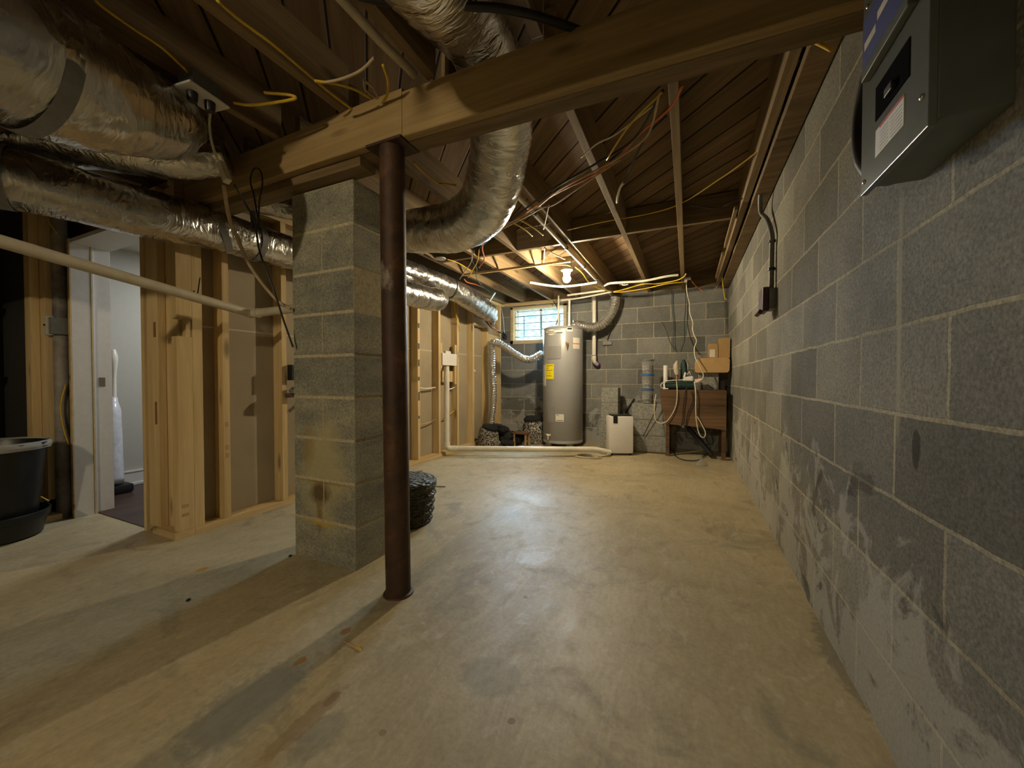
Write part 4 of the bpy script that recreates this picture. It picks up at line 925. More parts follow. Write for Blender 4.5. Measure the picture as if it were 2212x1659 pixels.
# power strip
t = thing('power_strip', (0.115, 4.84, TZ+0.105), 'white power strip end with a glowing red switch on the bench', 'power strip')
bm = B(); box(bm, 0.075, 0.145, 4.80, 4.85, TZ+0.085, TZ+0.125, 0.006, ry(-8)); obj('strip_housing', bm, M['plastic'], t)
bm = B(); box(bm, 0.105, 0.122, 4.793, 4.80, TZ+0.095, TZ+0.115, 0.002); obj('switch', bm, emis('red_switch', (1.0, 0.08, 0.03), 0.7), t)
bm = B(); box(bm, 0.07, 0.14, 4.80, 4.90, TZ, TZ+0.084, 0.006); single('storage_carton', bm, M['conduit'], 'small grey box under the white power strip', 'box')
bm = B(); cyl(bm, (-0.02, 4.92, 0.36), (0.25, 4.80, 0.04), 0.026, 16); single('leaning_tube', bm, M['blackpl'], 'dark tube leaning from the bench down to the floor', 'tube')
t_ = (0.1364, 4.3897, 0.0)
t = thing('funnel', (t_[0], t_[1], 0), 'small clear plastic funnel lying on the floor before the bench', 'funnel')
bm = B(); lathe(bm, [(0.062, 0.001), (0.060, 0.006), (0.018, 0.055), (0.010, 0.085)], t_[0], t_[1], 24); obj('cone', bm, M['clear'], t, smooth='auto')

# ================================================================== laundry things by the stud wall
def hamper(c, r, h, label, droop):
    t = thing('laundry_hamper', (c[0], c[1], 0), label, 'hamper', 'printed laundry hampers')
    x, y = c
    bm = B(); tube(bm, [(x, y, 0.002), (x, y, h*0.4), (x+droop*0.5, y, h*0.8), (x+droop, y, h)], r, 32, 8, rr=[r, r*1.04, r*0.95, r*0.80], prof=lambda L, a, t_: 0.012*noise.noise(Vector((math.cos(a)*2, math.sin(a)*2, L*8+x)))); obj('printed_body', bm, M['damask'], t, smooth=True)
    bm = B(); tube(bm, [(x+droop, y, h*0.98), (x+droop*1.2, y, h*1.10), (x+droop*1.3, y, h*1.24)], r, 32, 5, rr=[r*0.82, r*0.84, r*0.66], prof=lambda L, a, t_: 0.016*noise.noise(Vector((math.cos(a)*4, math.sin(a)*4, L*20+x)))); obj('black_rim', bm, M['fabric'], t, smooth=True)
    return t
hamper((-2.405, 4.50), 0.135, 0.225, 'black and cream patterned laundry hamper against the stud wall', 0.03)
hamper((-1.93, 4.98), 0.165, 0.30, 'black and cream patterned laundry hamper beside the water heater', -0.01)
bm = B()
for (px_, py_, pz_, pr_, ax, az) in ((-2.17, 4.62, 0.10, 0.12, 1.2, 0.95), (-2.22, 4.56, 0.22, 0.075, 1.3, 0.7), (-2.06, 4.66, 0.09, 0.10, 1.2, 0.9), (-2.29, 4.53, 0.27, 0.05, 1.5, 0.6), (-2.05, 4.70, 0.17, 0.05, 1.6, 0.5), (-2.13, 4.52, 0.05, 0.08, 1.4, 0.6)):
    sphere(bm, (px_, py_, pz_), pr_, ax, 0.9, az, 28, 18)
for v in bm.verts:
    c3 = Vector((-2.16, 4.60, 0.10)); d3 = (v.co-c3).normalized()
    v.co += d3*(noise.noise(v.co*11)*0.030 - abs(noise.noise(v.co*17+Vector((3, 1, 2))))*0.045 + noise.noise(v.co*38)*0.008)
    v.co.z = max(v.co.z, 0.003)
single('pile_of_clothes', bm, M['fabric'], 'heap of black clothes slumped between the two printed hampers', 'clothes', smooth=True)
t = thing('footstool', (-2.02, 4.62, 0), 'small brown wooden stool standing between black clothes and hamper', 'stool')
bm = B(); box(bm, -2.08, -1.88, 4.56, 4.72, 0.165, 0.19, 0.004); obj('stool_top', bm, M['crate'], t)
for x_, y_ in ((-2.07, 4.57), (-1.91, 4.57), (-2.07, 4.69), (-1.91, 4.69)):
    bm = B(); box(bm, x_, x_+0.022, y_, y_+0.022, 0, 0.165, 0.002, None); obj('leg', bm, M['carddk'], t)
# basket behind pier
t = thing('woven_basket', (-1.59, 1.90, 0), 'dark woven round basket with lid standing behind the block pier', 'basket')
BX, BY = -1.615, 1.90
wk = NT('woven_rattan'); o_ = wk.obj(); wv = wk.n('ShaderNodeTexVoronoi'); wk.l(wk.map(o_, (1, 1, 2.2)), wv.inputs['Vector']); wv.inputs['Scale'].default_value = 38
wk.bump(wv.outputs['Distance'], 0.9, 0.02); M['rattan'] = wk.out(wk.ramp(wv.outputs['Distance'], [(0.0, (0.11, 0.085, 0.04)), (0.6, (0.03, 0.028, 0.014))]), 0.6)
bm = B(); tube(bm, [(BX, BY, 0.002), (BX, BY, 0.1), (BX, BY, 0.2), (BX, BY, 0.215)], 0.16, 40, 10, rr=[0.17, 0.185, 0.195, 0.19], prof=lambda L, a, t_: 0.006*math.sin(L*120)+0.004*math.sin(a*18)); obj('basket_body', bm, M['rattan'], t, smooth=True)
bm = B(); lathe(bm, [(0.193, 0.212), (0.203, 0.222), (0.203, 0.252), (0.190, 0.264), (0.10, 0.268), (0.0, 0.269)], BX, BY, 40); obj('basket_lid', bm, M['rattan'], t, smooth='auto')
for i, (a_, b2, lab) in enumerate((((-2.3808, 2.88, 0.0), (-2.3148, 2.9894, 0.0), 'short dark offcut lying on the floor nearest the stud wall'), ((-2.0939, 2.5322, 0.0), (-1.8057, 2.6339, 0.0), 'thin dark strip lying on the floor behind the basket'))):
    bm = B(); a_ = Vector(a_); b2 = Vector(b2); a_ += (a_-b2)*0.6; dd = (b2-a_).normalized(); pp = Vector((-dd.y, dd.x, 0))*0.008
    q = [bm.verts.new(v) for v in (a_-pp, b2-pp, b2+pp, a_+pp)]; q2 = [bm.verts.new(v.co+Vector((0, 0, 0.006))) for v in q]
    bm.faces.new(list(reversed(q))); bm.faces.new(q2)
    for j in range(4): bm.faces.new((q[j], q[(j+1) % 4], q2[(j+1) % 4], q2[j]))
    single('wood_offcut', bm, M['joistX'], lab, 'offcut')
a_ = Vector((-1.055, 0.934, 0.003)); b2 = Vector((-0.9949, 0.9293, 0.003)); c2 = Vector((-0.9651, 0.9263, 0.003))
t = thing('dry_leaf', tuple(a_), 'small dry twig with yellow leaf on the floor before the post', 'leaf')
bm = B(); tube(bm, [a_, a_.lerp(b2, 0.5)+Vector((0, 0, 0.002)), b2], 0.0016, 6, 3); obj('stem', bm, plain('pink_stem', (0.55, 0.28, 0.15), 0.6), t)
bm = B(); tube(bm, [b2, b2.lerp(c2, 0.5)+Vector((0, 0, 0.003)), c2], 0.004, 8, 4, rr=[0.002, 0.006, 0.002], flat=[0.4, 0.4, 0.4]); obj('leaf_blade', bm, M['yellow'], t)
for (q, lab) in (((-1.8034, 1.2751, 0.0), 'tiny dark crumb of debris beside the block pier'), ((-1.8145, 0.8485, 0.0), 'tiny dark speck of debris on the open floor')):
    bm = B(); sphere(bm, (q[0], q[1], 0.006), 0.007, 1, 1.3, 0.8, 8, 6); single('debris', bm, M['black'], lab, 'debris')

# dusty things hung on the wall behind the pier
bm = B(); box(bm, XL+0.001, XL+0.05, 1.80, 1.90, 0.88, 0.99, 0.004); single('wall_box', bm, M['blackpl'], 'small black box fixed to the stud at the edge of the pier', 'box')
t = thing('hook_rack', (XL+0.03, 1.81, 0.8), 'dark cap-shaped holder with a strap fixed to the stud below the black box', 'holder')
bm = B(); lathe(bm, [(0.048, 0.795), (0.047, 0.815), (0.030, 0.832), (0.0, 0.838)], XL+0.05, 1.835, 20); obj('holder_cap', bm, M['grey'], t, smooth='auto')
bm = B(); box(bm, XL+0.002, XL+0.06, 1.78, 1.90, 0.76, 0.79, 0.003); box(bm, XL+0.002, XL+0.012, 1.80, 1.90, 0.68, 0.70, 0.002, rx(35)); obj('holder_arm', bm, plain('brown_bracket', (0.10, 0.06, 0.04), 0.6), t)

# ================================================================== left side: bin, pipe, studs in front of the dark store
sb = thing('bin_side_studs', (-3.74, 0.97, 0), 'pair of pine studs beside the dark store opening behind the black bin', 'stud')
bm = B(); box(bm, -3.85, -3.76, 0.945, 0.985, 0, 2.02, 0.002); obj('stud', bm, M['stud'], sb)
bm = B(); box(bm, -3.79, -3.69, 0.986, 1.022, 0.12, 2.02, 0.002); obj('stud', bm, M['stud'], sb)
bm = B(); box(bm, -5.39, -3.86, 0.95, 1.0, 0.0, 2.02); struct('wall_store', bm, M['storeshade'])  # dark sheet across the opening, its colour stands for unlit depth
pipe('vent_stack', [(-3.655, 1.045, 0.0), (-3.65, 1.045, 1.0), (-3.655, 1.045, 2.03)], 0.037, 'conduit', 'mottled grey vertical pipe beside the white door jamb', n=2, seg=24) 
M_stack = NT('mottled_pipe'); o_ = M_stack.obj(); c_ = M_stack.ramp(M_stack.noise(o_, 5, 5, 0.6), [(0.35, (0.10, 0.085, 0.075)), (0.5, (0.24, 0.21, 0.185)), (0.68, (0.38, 0.34, 0.28))]); M_stack.out(c_, 0.6)
bpy.data.objects['vent_stack'].data.materials[0] = M_stack.m
t = thing('switch_box', (-3.63, 1.0, 1.17), 'small cream switch box mounted on the mottled vertical pipe', 'switch')
bm = B(); box(bm, -3.668, -3.628, 0.975, 1.008, 1.165, 1.285, 0.002); obj('switch_cover', bm, plain('cream_cover', (0.50, 0.47, 0.36), 0.5), t)
bm = B(); box(bm, -3.628, -3.595, 0.985, 1.06, 1.172, 1.275, 0.002); obj('switch_back_box', bm, M['grey'], t)
bm = B(); box(bm, -3.652, -3.640, 0.968, 0.976, 1.222, 1.232, 0.001); obj('toggle', bm, M['black'], t)
bm = B(); tube(bm, [(-3.60, 1.045, 0.86), (-3.595, 1.02, 0.72), (-3.595, 1.03, 0.58), (-3.590, 1.05, 0.47)], 0.004, 8, 6); single('cable', bm, M['yellow'], 'yellow cable bowing out between the pipe and the door jamb', 'cable', smooth=True)
bm = B(); tube(bm, [(-3.62, 1.0, 2.0), (-3.64, 0.99, 1.90), (-3.60, 1.02, 1.80)], 0.005, 8, 6); single('cable', bm, M['yellow'], 'short yellow cable dropping behind the corner of the door head', 'cable', smooth=True)
bx, by = -3.50, 0.72
bi = thing('trash_bin', (bx, by, 0), 'large black bin with a clear liner beside the door', 'bin')
bm = B(); lathe(bm, [(0.155, 0.016), (0.162, 0.022), (0.208, 0.50), (0.222, 0.505), (0.222, 0.53), (0.212, 0.532), (0.20, 0.50), (0.15, 0.04), (0.0, 0.04)], bx, by, 40); obj('bin_body', bm, M['blackpl'], bi, smooth='auto')
bm = B(); tube(bm, [(bx, by, 0.497), (bx, by, 0.515), (bx, by, 0.540)], 0.226, 48, 4, False, rr=[0.2225, 0.227, 0.222], prof=lambda L, a, t_: 0.004*math.sin(a*11)+0.004*noise.noise(Vector((math.cos(a)*5, math.sin(a)*5, L*40)))); obj('bag_liner', bm, M['liner'], bi, smooth=True)
tx, ty = bx, by
bm = B(); lathe(bm, [(0.175, 0.002), (0.188, 0.01), (0.206, 0.10), (0.216, 0.105), (0.220, 0.14), (0.212, 0.143), (0.20, 0.10), (0.178, 0.015), (0.0, 0.012)], tx, ty, 40); single('black_tub', bm, M['blackpl'], 'low round black tub in which the large black bin stands', 'tub', smooth='auto')
bm = B(); tube(bm, [(-3.66, 0.86, 0.25), (-3.60, 0.90, 0.20), (-3.52, 0.94, 0.15)], 0.006, 8, 5); single('cable', bm, M['yellow'], 'yellow cable end poking out beside the black bin near the floor', 'cable', smooth=True)
bm = B(); box(bm, -3.80, -3.60, 0.93, 1.02, 0.0, 0.038, 0.002); single('floor_plate', bm, M['studX'], 'short pine floor plate behind the black bin', 'board')
bm = B()
for k_, (x_, z_) in enumerate(((-4.2, 0), (-4.5, 0), (-4.8, 0))): box(bm, x_, x_+0.05, 0.80, 0.85, 0, 1.7, 0.003)
for z_ in (0.45, 0.9, 1.35): box(bm, -4.85, -4.1, 0.79, 0.86, z_, z_+0.04, 0.003)
single('storage_rack', bm, M['blackpl'], 'black rack standing unlit in the dark store behind the bin', 'rack')
# stick vacuum in the finished room
sv = thing('stick_vacuum', (-3.88, 1.40, 0.006), 'white upright stick vacuum leaning just inside the doorway', 'vacuum')
bm = B(); tube(bm, [(-4.01, 1.40, 0.09), (-4.03, 1.41, 0.40), (-4.05, 1.42, 0.62), (-4.085, 1.44, 0.74)], 0.05, 20, 8, rr=[0.062, 0.055, 0.048, 0.022], flat=[1, 1, 1, 1]); obj('dust_canister', bm, plain('glossy_white', (0.62, 0.64, 0.70), 0.2), sv, smooth=True)
bm = B(); tube(bm, [(-4.08, 1.44, 0.72), (-4.10, 1.45, 0.90), (-4.10, 1.45, 1.05), (-4.105, 1.45, 1.12)], 0.02, 14, 6, rr=[0.014, 0.012, 0.024, 0.014]); obj('handle', bm, M['plastic'], sv, smooth=True)
bm = B(); box(bm, -4.08, -3.94, 1.30, 1.50, 0.008, 0.075, 0.02); cyl(bm, (-3.97, 1.32, 0.052), (-3.92, 1.32, 0.052), 0.045, 20); obj('floor_head', bm, M['black'], sv, smooth='auto')
bm = B(); box(bm, -3.99, -3.96, 1.285, 1.35, 0.05, 0.13, 0.01); obj('head_joint', bm, M['plastic'], sv)

# ================================================================== right wall: panel, conduit, outlet
ep = thing('electrical_panel', (0.40, 0.98, 1.30), 'grey electrical panel mounted high on the block wall', 'electrical panel')
bm = B(); box(bm, 0.362, XR, 0.852, 1.10, 1.312, 2.0, 0.002); obj('panel_box', bm, M['panel'], ep)
bm = B(); box(bm, 0.350, 0.3615, 0.850, 1.115, 1.302, 1.62, 0.0015); box(bm, 0.350, 0.3615, 0.850, 1.115, 1.62, 2.0, 0.0015); obj('cover_plate', bm, plain('cover_grey_paint', (0.125, 0.135, 0.12), 0.28, 0.1, 0.08), ep)
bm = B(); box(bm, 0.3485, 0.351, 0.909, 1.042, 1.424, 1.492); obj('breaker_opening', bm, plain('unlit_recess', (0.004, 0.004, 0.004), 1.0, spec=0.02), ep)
bm = B(); box(bm, 0.341, 0.3495, 0.955, 0.985, 1.436, 1.452, 0.002); obj('breaker', bm, M['black'], ep)
lb2 = None
bm = B(); box(bm, 0.3488, 0.3502, 0.926, 1.040, 1.349, 1.404); lb2 = obj('warning_label', bm, M['paper'], ep)
bm = B(); box(bm, 0.3484, 0.3489, 0.926, 1.022, 1.3995, 1.4045); obj('red_border', bm, M['redink'], lb2)
bm = B()
for i in range(6): box(bm, 0.3484, 0.3489, 0.932, 0.975, 1.354+i*0.007, 1.3555+i*0.007)
for i in range(6): box(bm, 0.3484, 0.3489, 0.985, 1.018, 1.354+i*0.007, 1.3555+i*0.007)
obj('label_print', bm, plain('faded_ink', (0.40, 0.37, 0.31), 0.6), lb2)
bm = B(); box(bm, 0.338, 0.3502, 0.885, 1.078, 1.555, 1.66); bl = obj('blue_label', bm, M['blueink'], ep)
bm = B(); box(bm, 0.336, 0.3502, 0.885, 1.079, 1.530, 1.5545, 0.003); obj('cover_rail', bm, M['panel'], ep)
bm = B(); box(bm, 0.3375, 0.3381, 1.015, 1.068, 1.590, 1.606); box(bm, 0.3375, 0.3381, 0.95, 1.008, 1.606, 1.622); obj('label_text_bar', bm, M['paper'], bl)
for (y_, z_) in ((1.095, 1.325), (1.06, 1.575), (1.09, 1.70), (0.868, 1.36)):
    bm = B(); sphere(bm, (0.349, y_, z_), 0.005, 0.6, 1, 1, 10, 8); obj('screw', bm, M['steel'], ep, smooth=True)
# black cable loop behind panel
bm = B(); tube(bm, [(0.435, 1.16, 1.95), (0.43, 1.30, 1.72), (0.425, 1.36, 1.60), (0.42, 1.32, 1.47), (0.42, 1.20, 1.37), (0.425, 1.07, 1.335)], 0.019, 14, 12); single('panel_cable', bm, M['black'], 'thick black cable looping down beside the electrical panel', 'cable', smooth=True)
bm = B(); tube(bm, [(0.435, 1.10, 1.90), (0.43, 1.22, 1.66), (0.43, 1.27, 1.52), (0.43, 1.20, 1.42), (0.43, 1.05, 1.36)], 0.010, 12, 12); single('panel_cable', bm, M['black'], 'thinner black cable inside the loop beside the electrical panel', 'cable', smooth=True)
bm = B(); tube(bm, [(0.33, 1.7924, 2.339), (0.34, 1.7269, 2.1941), (0.35, 1.6227, 2.0608), (0.36, 1.5033, 1.9421), (0.38, 1.438, 1.8624)], 0.006, 8, 8); single('cable', bm, M['yellow'], 'yellow cable drooping from the dark corner above the electrical panel', 'cable', smooth=True)
# outlet with conduit
ob = thing('outlet_box', (XR-0.03, 2.62, 1.30), 'dark maroon outlet box on the block wall below a conduit', 'outlet')
bm = B(); box(bm, XR-0.035, XR, 2.56, 2.68, 1.285, 1.40, 0.004); obj('back_box', bm, M['grey'], ob)
bm = B(); box(bm, XR-0.065, XR-0.035, 2.57, 2.71, 1.275, 1.41, 0.004); obj('cover', bm, M['maroon'], ob)
bm = B(); box(bm, XR-0.085, XR-0.063, 2.58, 2.70, 1.262, 1.285, 0.004, ry(30)); obj('flap', bm, M['maroon'], ob)
CP = [(XR-0.02, 2.60, 1.40), (XR-0.02, 2.60, 1.62), (XR-0.022, 2.585, 1.70), (XR-0.03, 2.68, 1.82), (XR-0.05, 2.76, 1.90), (XR-0.06, 2.72, 1.98), (XR-0.06, 2.66, 2.02)]
t = thing('conduit', CP[0], 'grey conduit rising from the maroon outlet box to the joists', 'conduit')
bm = B(); tube(bm, CP, 0.0125, 14, 10); obj('conduit_tube', bm, M['conduit'], t, smooth=True)
bm = B(); cyl(bm, (XR-0.02, 2.60, 1.505), (XR-0.02, 2.60, 1.52), 0.018, 14); cyl(bm, (XR-0.021, 2.594, 1.66), (XR-0.021, 2.592, 1.675), 0.018, 14); obj('clamp', bm, M['black'], t)

# ================================================================== ceiling outlet and covers
ro = thing('ceiling_outlet', (-1.6782, 0.8494, 1.99), 'white outlet plate on a grey box hanging among the joists with two black plugs', 'outlet')
cxo = Vector((-1.6696, 0.8446, 1.955)); Rr = rz(-4)
bm = B(); box(bm, cxo.x-0.045, cxo.x+0.03, cxo.y-0.05, cxo.y+0.055, 1.958, 2.02, 0.003, rz(8)); obj('grey_box', bm, M['grey'], ro)
bm = B(); box(bm, cxo.x-0.06, cxo.x+0.045, cxo.y-0.07, cxo.y+0.075, 1.949, 1.957, 0.002, rz(8)); obj('cover_plate', bm, M['plastic'], ro)
for dy in (-0.028, 0.03):
    bm = B(); lathe(bm, [(0.014, 1.915), (0.017, 1.925), (0.018, 1.949)], cxo.x, cxo.y+dy, 14); obj('plug', bm, M['black'], ro, smooth='auto')
bm = B(); q = (-2.108, 3.0111, 2.012); lathe(bm, [(0.045, 2.006), (0.050, 2.010), (0.048, 2.018)], q[0], q[1], 28); single('round_cover', bm, M['plastic'], 'round white junction cover under the joists above the stud wall', 'cover', smooth='auto')
# black flex adaptor box on cords
# ================================================================== wires
WR = [
 ('yellow', 0.0045, [(-1.5834, 0.5333, 2.0), (-1.595, 0.567, 2.0), (-1.6031, 0.64, 2.0), (-1.6081, 0.7041, 2.0), (-1.6485, 0.7927, 2.0)], 'yellow cable running along a joist to the ceiling outlet'),
 ('yellow', 0.0045, [(-1.2734, 0.6885, 2.012), (-1.2787, 0.7588, 2.012), (-1.2716, 0.8734, 2.012), (-1.2808, 1.0633, 2.012), (-1.28, 1.2094, 2.015)], 'yellow cable stapled beneath a joist down to the beam'),
 ('yellow', 0.0055, [(-1.6491, 0.9484, 1.99), (-1.5966, 0.9787, 1.985), (-1.4999, 1.0087, 1.985), (-1.407, 1.0339, 1.99), (-1.4211, 1.021, 2.0), (-1.4992, 0.9719, 2.0)], 'bright yellow cable loop hanging beside the ceiling outlet'),
 ('tan', 0.005, [(-0.9919, 1.0264, 2.0), (-1.0644, 1.0385, 1.99), (-1.1501, 1.0341, 1.985), (-1.2265, 1.0184, 1.985), (-1.2574, 1.0042, 1.99)], 'dull tan cable sagging from the plastic pipe toward a joist'),
 ('yellow', 0.005, [(-1.2486, 1.0011, 1.985), (-1.1873, 1.0461, 1.985), (-1.1482, 1.0968, 1.985), (-1.1363, 1.1548, 1.99)], 'yellow cable running sideways above the middle of the beam'),
 ('yellow', 0.005, [(-0.9855, 1.0616, 2.0), (-1.0123, 1.1162, 1.99), (-1.0647, 1.1686, 1.99), (-1.1117, 1.1938, 1.99)], 'short yellow cable hanging beside the cream plastic pipe'),
 ('tan', 0.0045, [(-1.0895, 1.0737, 1.99), (-1.1163, 1.1113, 1.985), (-1.1065, 1.1607, 1.985), (-1.0871, 1.1193, 1.99), (-1.0899, 1.0808, 1.99)], 'small tan cable loop just above the beam'),
 ('black', 0.012, [(-0.9032, 0.8144, 2.0), (-0.8173, 0.8877, 2.0), (-0.664, 0.9716, 2.0), (-0.5179, 1.0477, 2.0), (-0.4149, 1.1271, 2.0), (-0.3085, 1.2312, 2.0)], 'thick black cable crossing under the nearest joists'),
 ('black', 0.0055, [(-0.0927, 1.5787, 1.985), (-0.2257, 1.8161, 1.97), (-0.4144, 1.9223, 1.96), (-0.672, 2.0512, 1.95), (-0.903, 2.211, 1.95), (-1.1046, 2.3738, 1.95), (-1.3393, 2.5665, 1.95), (-1.5329, 2.7355, 1.95)], 'black cable in the loose bundle crossing beyond the beam'),
 ('tan', 0.005, [(-0.1042, 1.5789, 1.98), (-0.1651, 1.7989, 1.965), (-0.2882, 1.8966, 1.955), (-0.4459, 1.9604, 1.94), (-0.6653, 2.072, 1.94), (-0.8878, 2.2501, 1.94), (-1.1781, 2.4175, 1.94), (-1.4822, 2.6672, 1.94)], 'tan cable in the loose bundle crossing beyond the beam'),
 ('orange', 0.0055, [(-0.024, 1.5921, 1.99), (-0.0764, 1.6961, 1.985), (-0.204, 1.7987, 1.975), (-0.3278, 1.9406, 1.965), (-0.4736, 2.0288, 1.955), (-0.6936, 2.1175, 1.95), (-0.9925, 2.3111, 1.95), (-1.2042, 2.4339, 1.95), (-1.4863, 2.6974, 1.95), (-1.6164, 2.9582, 1.93), (-1.7809, 3.1599, 1.93)], 'orange cable in the loose bundle crossing beyond the beam'),
 ('yellow', 0.0045, [(-0.0958, 1.5753, 1.975), (-0.2316, 1.7093, 1.97), (-0.3673, 1.9128, 1.96)], 'yellow cable dropping from the beam into the loose bundle'),
 ('tan', 0.004, [(-0.3043, 1.9318, 1.955), (-0.4282, 1.9873, 1.935), (-0.7163, 2.187, 1.925), (-0.8161, 2.2219, 1.93), (-0.9816, 2.3238, 1.935), (-1.364, 2.5251, 1.94)], 'thin tan wire hanging just below the cable bundle'),
 ('cord', 0.0035, [(-0.1261, 1.6523, 1.99), (-0.2999, 1.7724, 1.985), (-0.3879, 1.7976, 1.98), (-0.482, 1.8678, 1.975)], 'thin white wire slanting away from the end of the cable bundle'),
 ('black', 0.005, [(-0.0882, 1.7604, 2.0), (-0.1674, 1.8242, 1.98), (-0.2442, 1.969, 1.96), (-0.3303, 2.1793, 1.95)], 'black cable with a pale end dangling beyond the beam'),
 ('cord', 0.007, [(-0.3219, 2.1557, 1.95), (-0.3442, 2.1897, 1.945), (-0.3724, 2.2721, 1.935), (-0.3845, 2.3309, 1.93)], 'pale bare end of the dangling black cable'),
 ('yellow', 0.004, [(-0.8477, 2.8727, 2.03), (-0.5755, 2.8337, 2.03), (-0.2559, 2.8238, 2.03), (-0.0497, 2.7476, 2.03), (0.1486, 2.5164, 2.03), (0.2836, 2.3238, 2.03), (0.3443, 2.203, 2.03)], 'long yellow cable slanting across the joist blocking to the block wall'),
 ('black', 0.004, [(0.0052, 2.8119, 2.04), (0.1616, 2.9441, 2.04), (0.2524, 2.8954, 2.04), (0.3586, 2.8189, 2.04)], 'thin dark wire sagging near the block wall'),
 ('tan', 0.0045, [(0.36, 2.2074, 2.3884), (0.36, 2.2234, 2.2905), (0.37, 2.4465, 2.3535), (0.38, 2.6108, 2.3776), (0.39, 2.5685, 2.2724), (0.4, 2.5308, 2.1852)], 'olive cable dropping from the beam end beside the block wall'),
 ('cord', 0.0045, [(0.4, 1.9062, 2.1733), (0.4, 2.1227, 2.2305), (0.4, 2.1946, 2.1942), (0.405, 2.3437, 2.1736), (0.41, 2.5666, 2.2023)], 'white cable joining the conduit top beside the block wall'),
 ('tan', 0.004, [(0.4, 2.5157, 2.1519), (0.4, 2.8643, 2.2389), (0.4, 3.1095, 2.2675), (0.4, 3.085, 2.2091)], 'thin grey wire curling beside the conduit top'),
 ('yellow', 0.0055, [(-1.013, 3.7235, 1.99), (-0.9955, 3.9295, 1.98), (-1.0147, 4.298, 1.97), (-0.9772, 4.5598, 1.96), (-0.8449, 4.7845, 1.95)], 'yellow cable leading away from the bulb fixture'),
 ('yellow', 0.0055, [(-1.2336, 3.5418, 2.0), (-1.1726, 3.5843, 1.995), (-1.0828, 3.6253, 1.995), (-1.05, 3.6722, 1.99)], 'yellow cable arriving at the bulb fixture from the furring strip'),
 ('yellow', 0.0055, [(-1.1101, 3.0915, 2.0), (-1.0889, 3.1989, 1.99), (-1.0357, 3.4376, 1.99)], 'yellow cable lit brightly just above the bulb'),
 ('cord', 0.0045, [(-1.1026, 3.0822, 2.0), (-1.1757, 3.2624, 2.0), (-1.2591, 3.4812, 2.0)], 'short white string hanging beside the furring strip'),
 ('yellow', 0.006, [(-0.8295, 4.7915, 1.95), (-0.7117, 4.7374, 1.95), (-0.4712, 4.5944, 1.96), (-0.317, 4.6413, 1.96), (-0.1236, 4.5933, 1.965), (-0.0444, 4.5232, 1.98), (-0.0219, 4.4746, 2.0)], 'upper yellow cable along the top of the far wall'),
 ('yellow', 0.006, [(-0.826, 4.7715, 1.94), (-0.6945, 4.8041, 1.94), (-0.4266, 4.7642, 1.95), (-0.2209, 4.6627, 1.955), (-0.0409, 4.6758, 1.96)], 'lower yellow cable along the top of the far wall'),
 ('yellow', 0.005, [(0.2877, 4.9, 2.2148), (0.3294, 4.9, 2.1477), (0.3528, 4.95, 1.9762), (0.3763, 5.0, 1.8277), (0.3997, 5.0, 1.7837)], 'yellow cable hanging in the far corner of the block walls'),
 ('orange', 0.004, [(0.0056, 5.0, 2.0993), (0.0556, 5.0, 2.0074), (0.1049, 5.0, 1.9485), (0.1633, 5.0, 1.9)], 'thin orange wire drooping beside the ceiling plug'),
 ('tan', 0.004, [(0.3151, 5.1, 2.1108), (0.3207, 5.1, 2.0134), (0.2973, 5.1, 1.9511), (0.2688, 5.1, 1.916)], 'thin grey wire curling down in the far corner'),
 ('cord', 0.006, [(-0.0232, 4.86, 2.0158), (-0.0126, 4.88, 1.8919), (0.0127, 4.9, 1.7606), (0.0183, 4.9, 1.6537), (0.0531, 4.9, 1.5344), (0.0488, 4.9, 1.4655), (0.0687, 4.9, 1.3848), (0.0928, 4.88, 1.3183), (0.0692, 4.86, 1.2384), (0.0789, 4.82, 1.1306), (0.1168, 4.8, 1.0457), (0.1544, 4.79, 0.957), (0.1595, 4.79, 0.9053), (0.1319, 4.79, 0.8691), (0.1088, 4.8, 0.869)], 'long cream extension cord hanging from the ceiling to the power strip'),
 ('green', 0.004, [(-0.1909, 5.31, 2.0139), (-0.1839, 5.31, 1.7903), (-0.1661, 5.31, 1.5836), (-0.1696, 5.3, 1.3479), (-0.1575, 5.28, 1.2464)], 'dark green cord down the far wall, nearer the white tube'),
 ('green', 0.005, [(-0.0297, 5.3, 1.9966), (-0.028, 5.3, 1.7769), (-0.0423, 5.28, 1.5726), (-0.035, 5.2, 1.3628), (-0.063, 5.0, 1.2526), (-0.0722, 4.96, 1.2064)], 'dark green cord down the far wall to the folded cloth'),
 ('conduit', 0.0035, [(-0.316, 5.33, 1.6248), (-0.2597, 5.33, 1.5204), (-0.2085, 5.32, 1.3511), (-0.1575, 5.28, 1.2464)], 'thin grey wire fanning down the far wall above the hanging tool'),
 ('cord', 0.005, [(-0.1154, 4.76, 0.8897), (-0.1034, 4.71, 0.7229), (-0.1215, 4.71, 0.5656), (-0.1882, 4.705, 0.4322), (-0.2514, 4.7, 0.3822), (-0.3109, 4.7, 0.39), (-0.3413, 4.7, 0.4526), (-0.3437, 4.72, 0.6115), (-0.3321, 4.76, 0.7065)], 'cream cord hanging in a wide loop over the bench apron'),
 ('cord', 0.006, [(0.0707, 4.76, 0.8536), (0.0847, 4.7, 0.7263), (0.0863, 4.7, 0.5217), (0.1013, 4.7, 0.3687), (0.1294, 4.69, 0.2693), (0.166, 4.69, 0.2461), (0.1837, 4.69, 0.298), (0.1423, 4.7, 0.3963), (0.1005, 4.7, 0.471)], 'cream cord hanging in a narrow loop down the bench apron'),
 ('black', 0.005, [(-0.0043, 4.74, 0.8014), (-0.0226, 4.71, 0.7242), (-0.0403, 4.71, 0.5682), (-0.0441, 4.71, 0.4381), (-0.0673, 4.72, 0.3315)], 'dark cord hanging straight down the middle of the bench apron'),
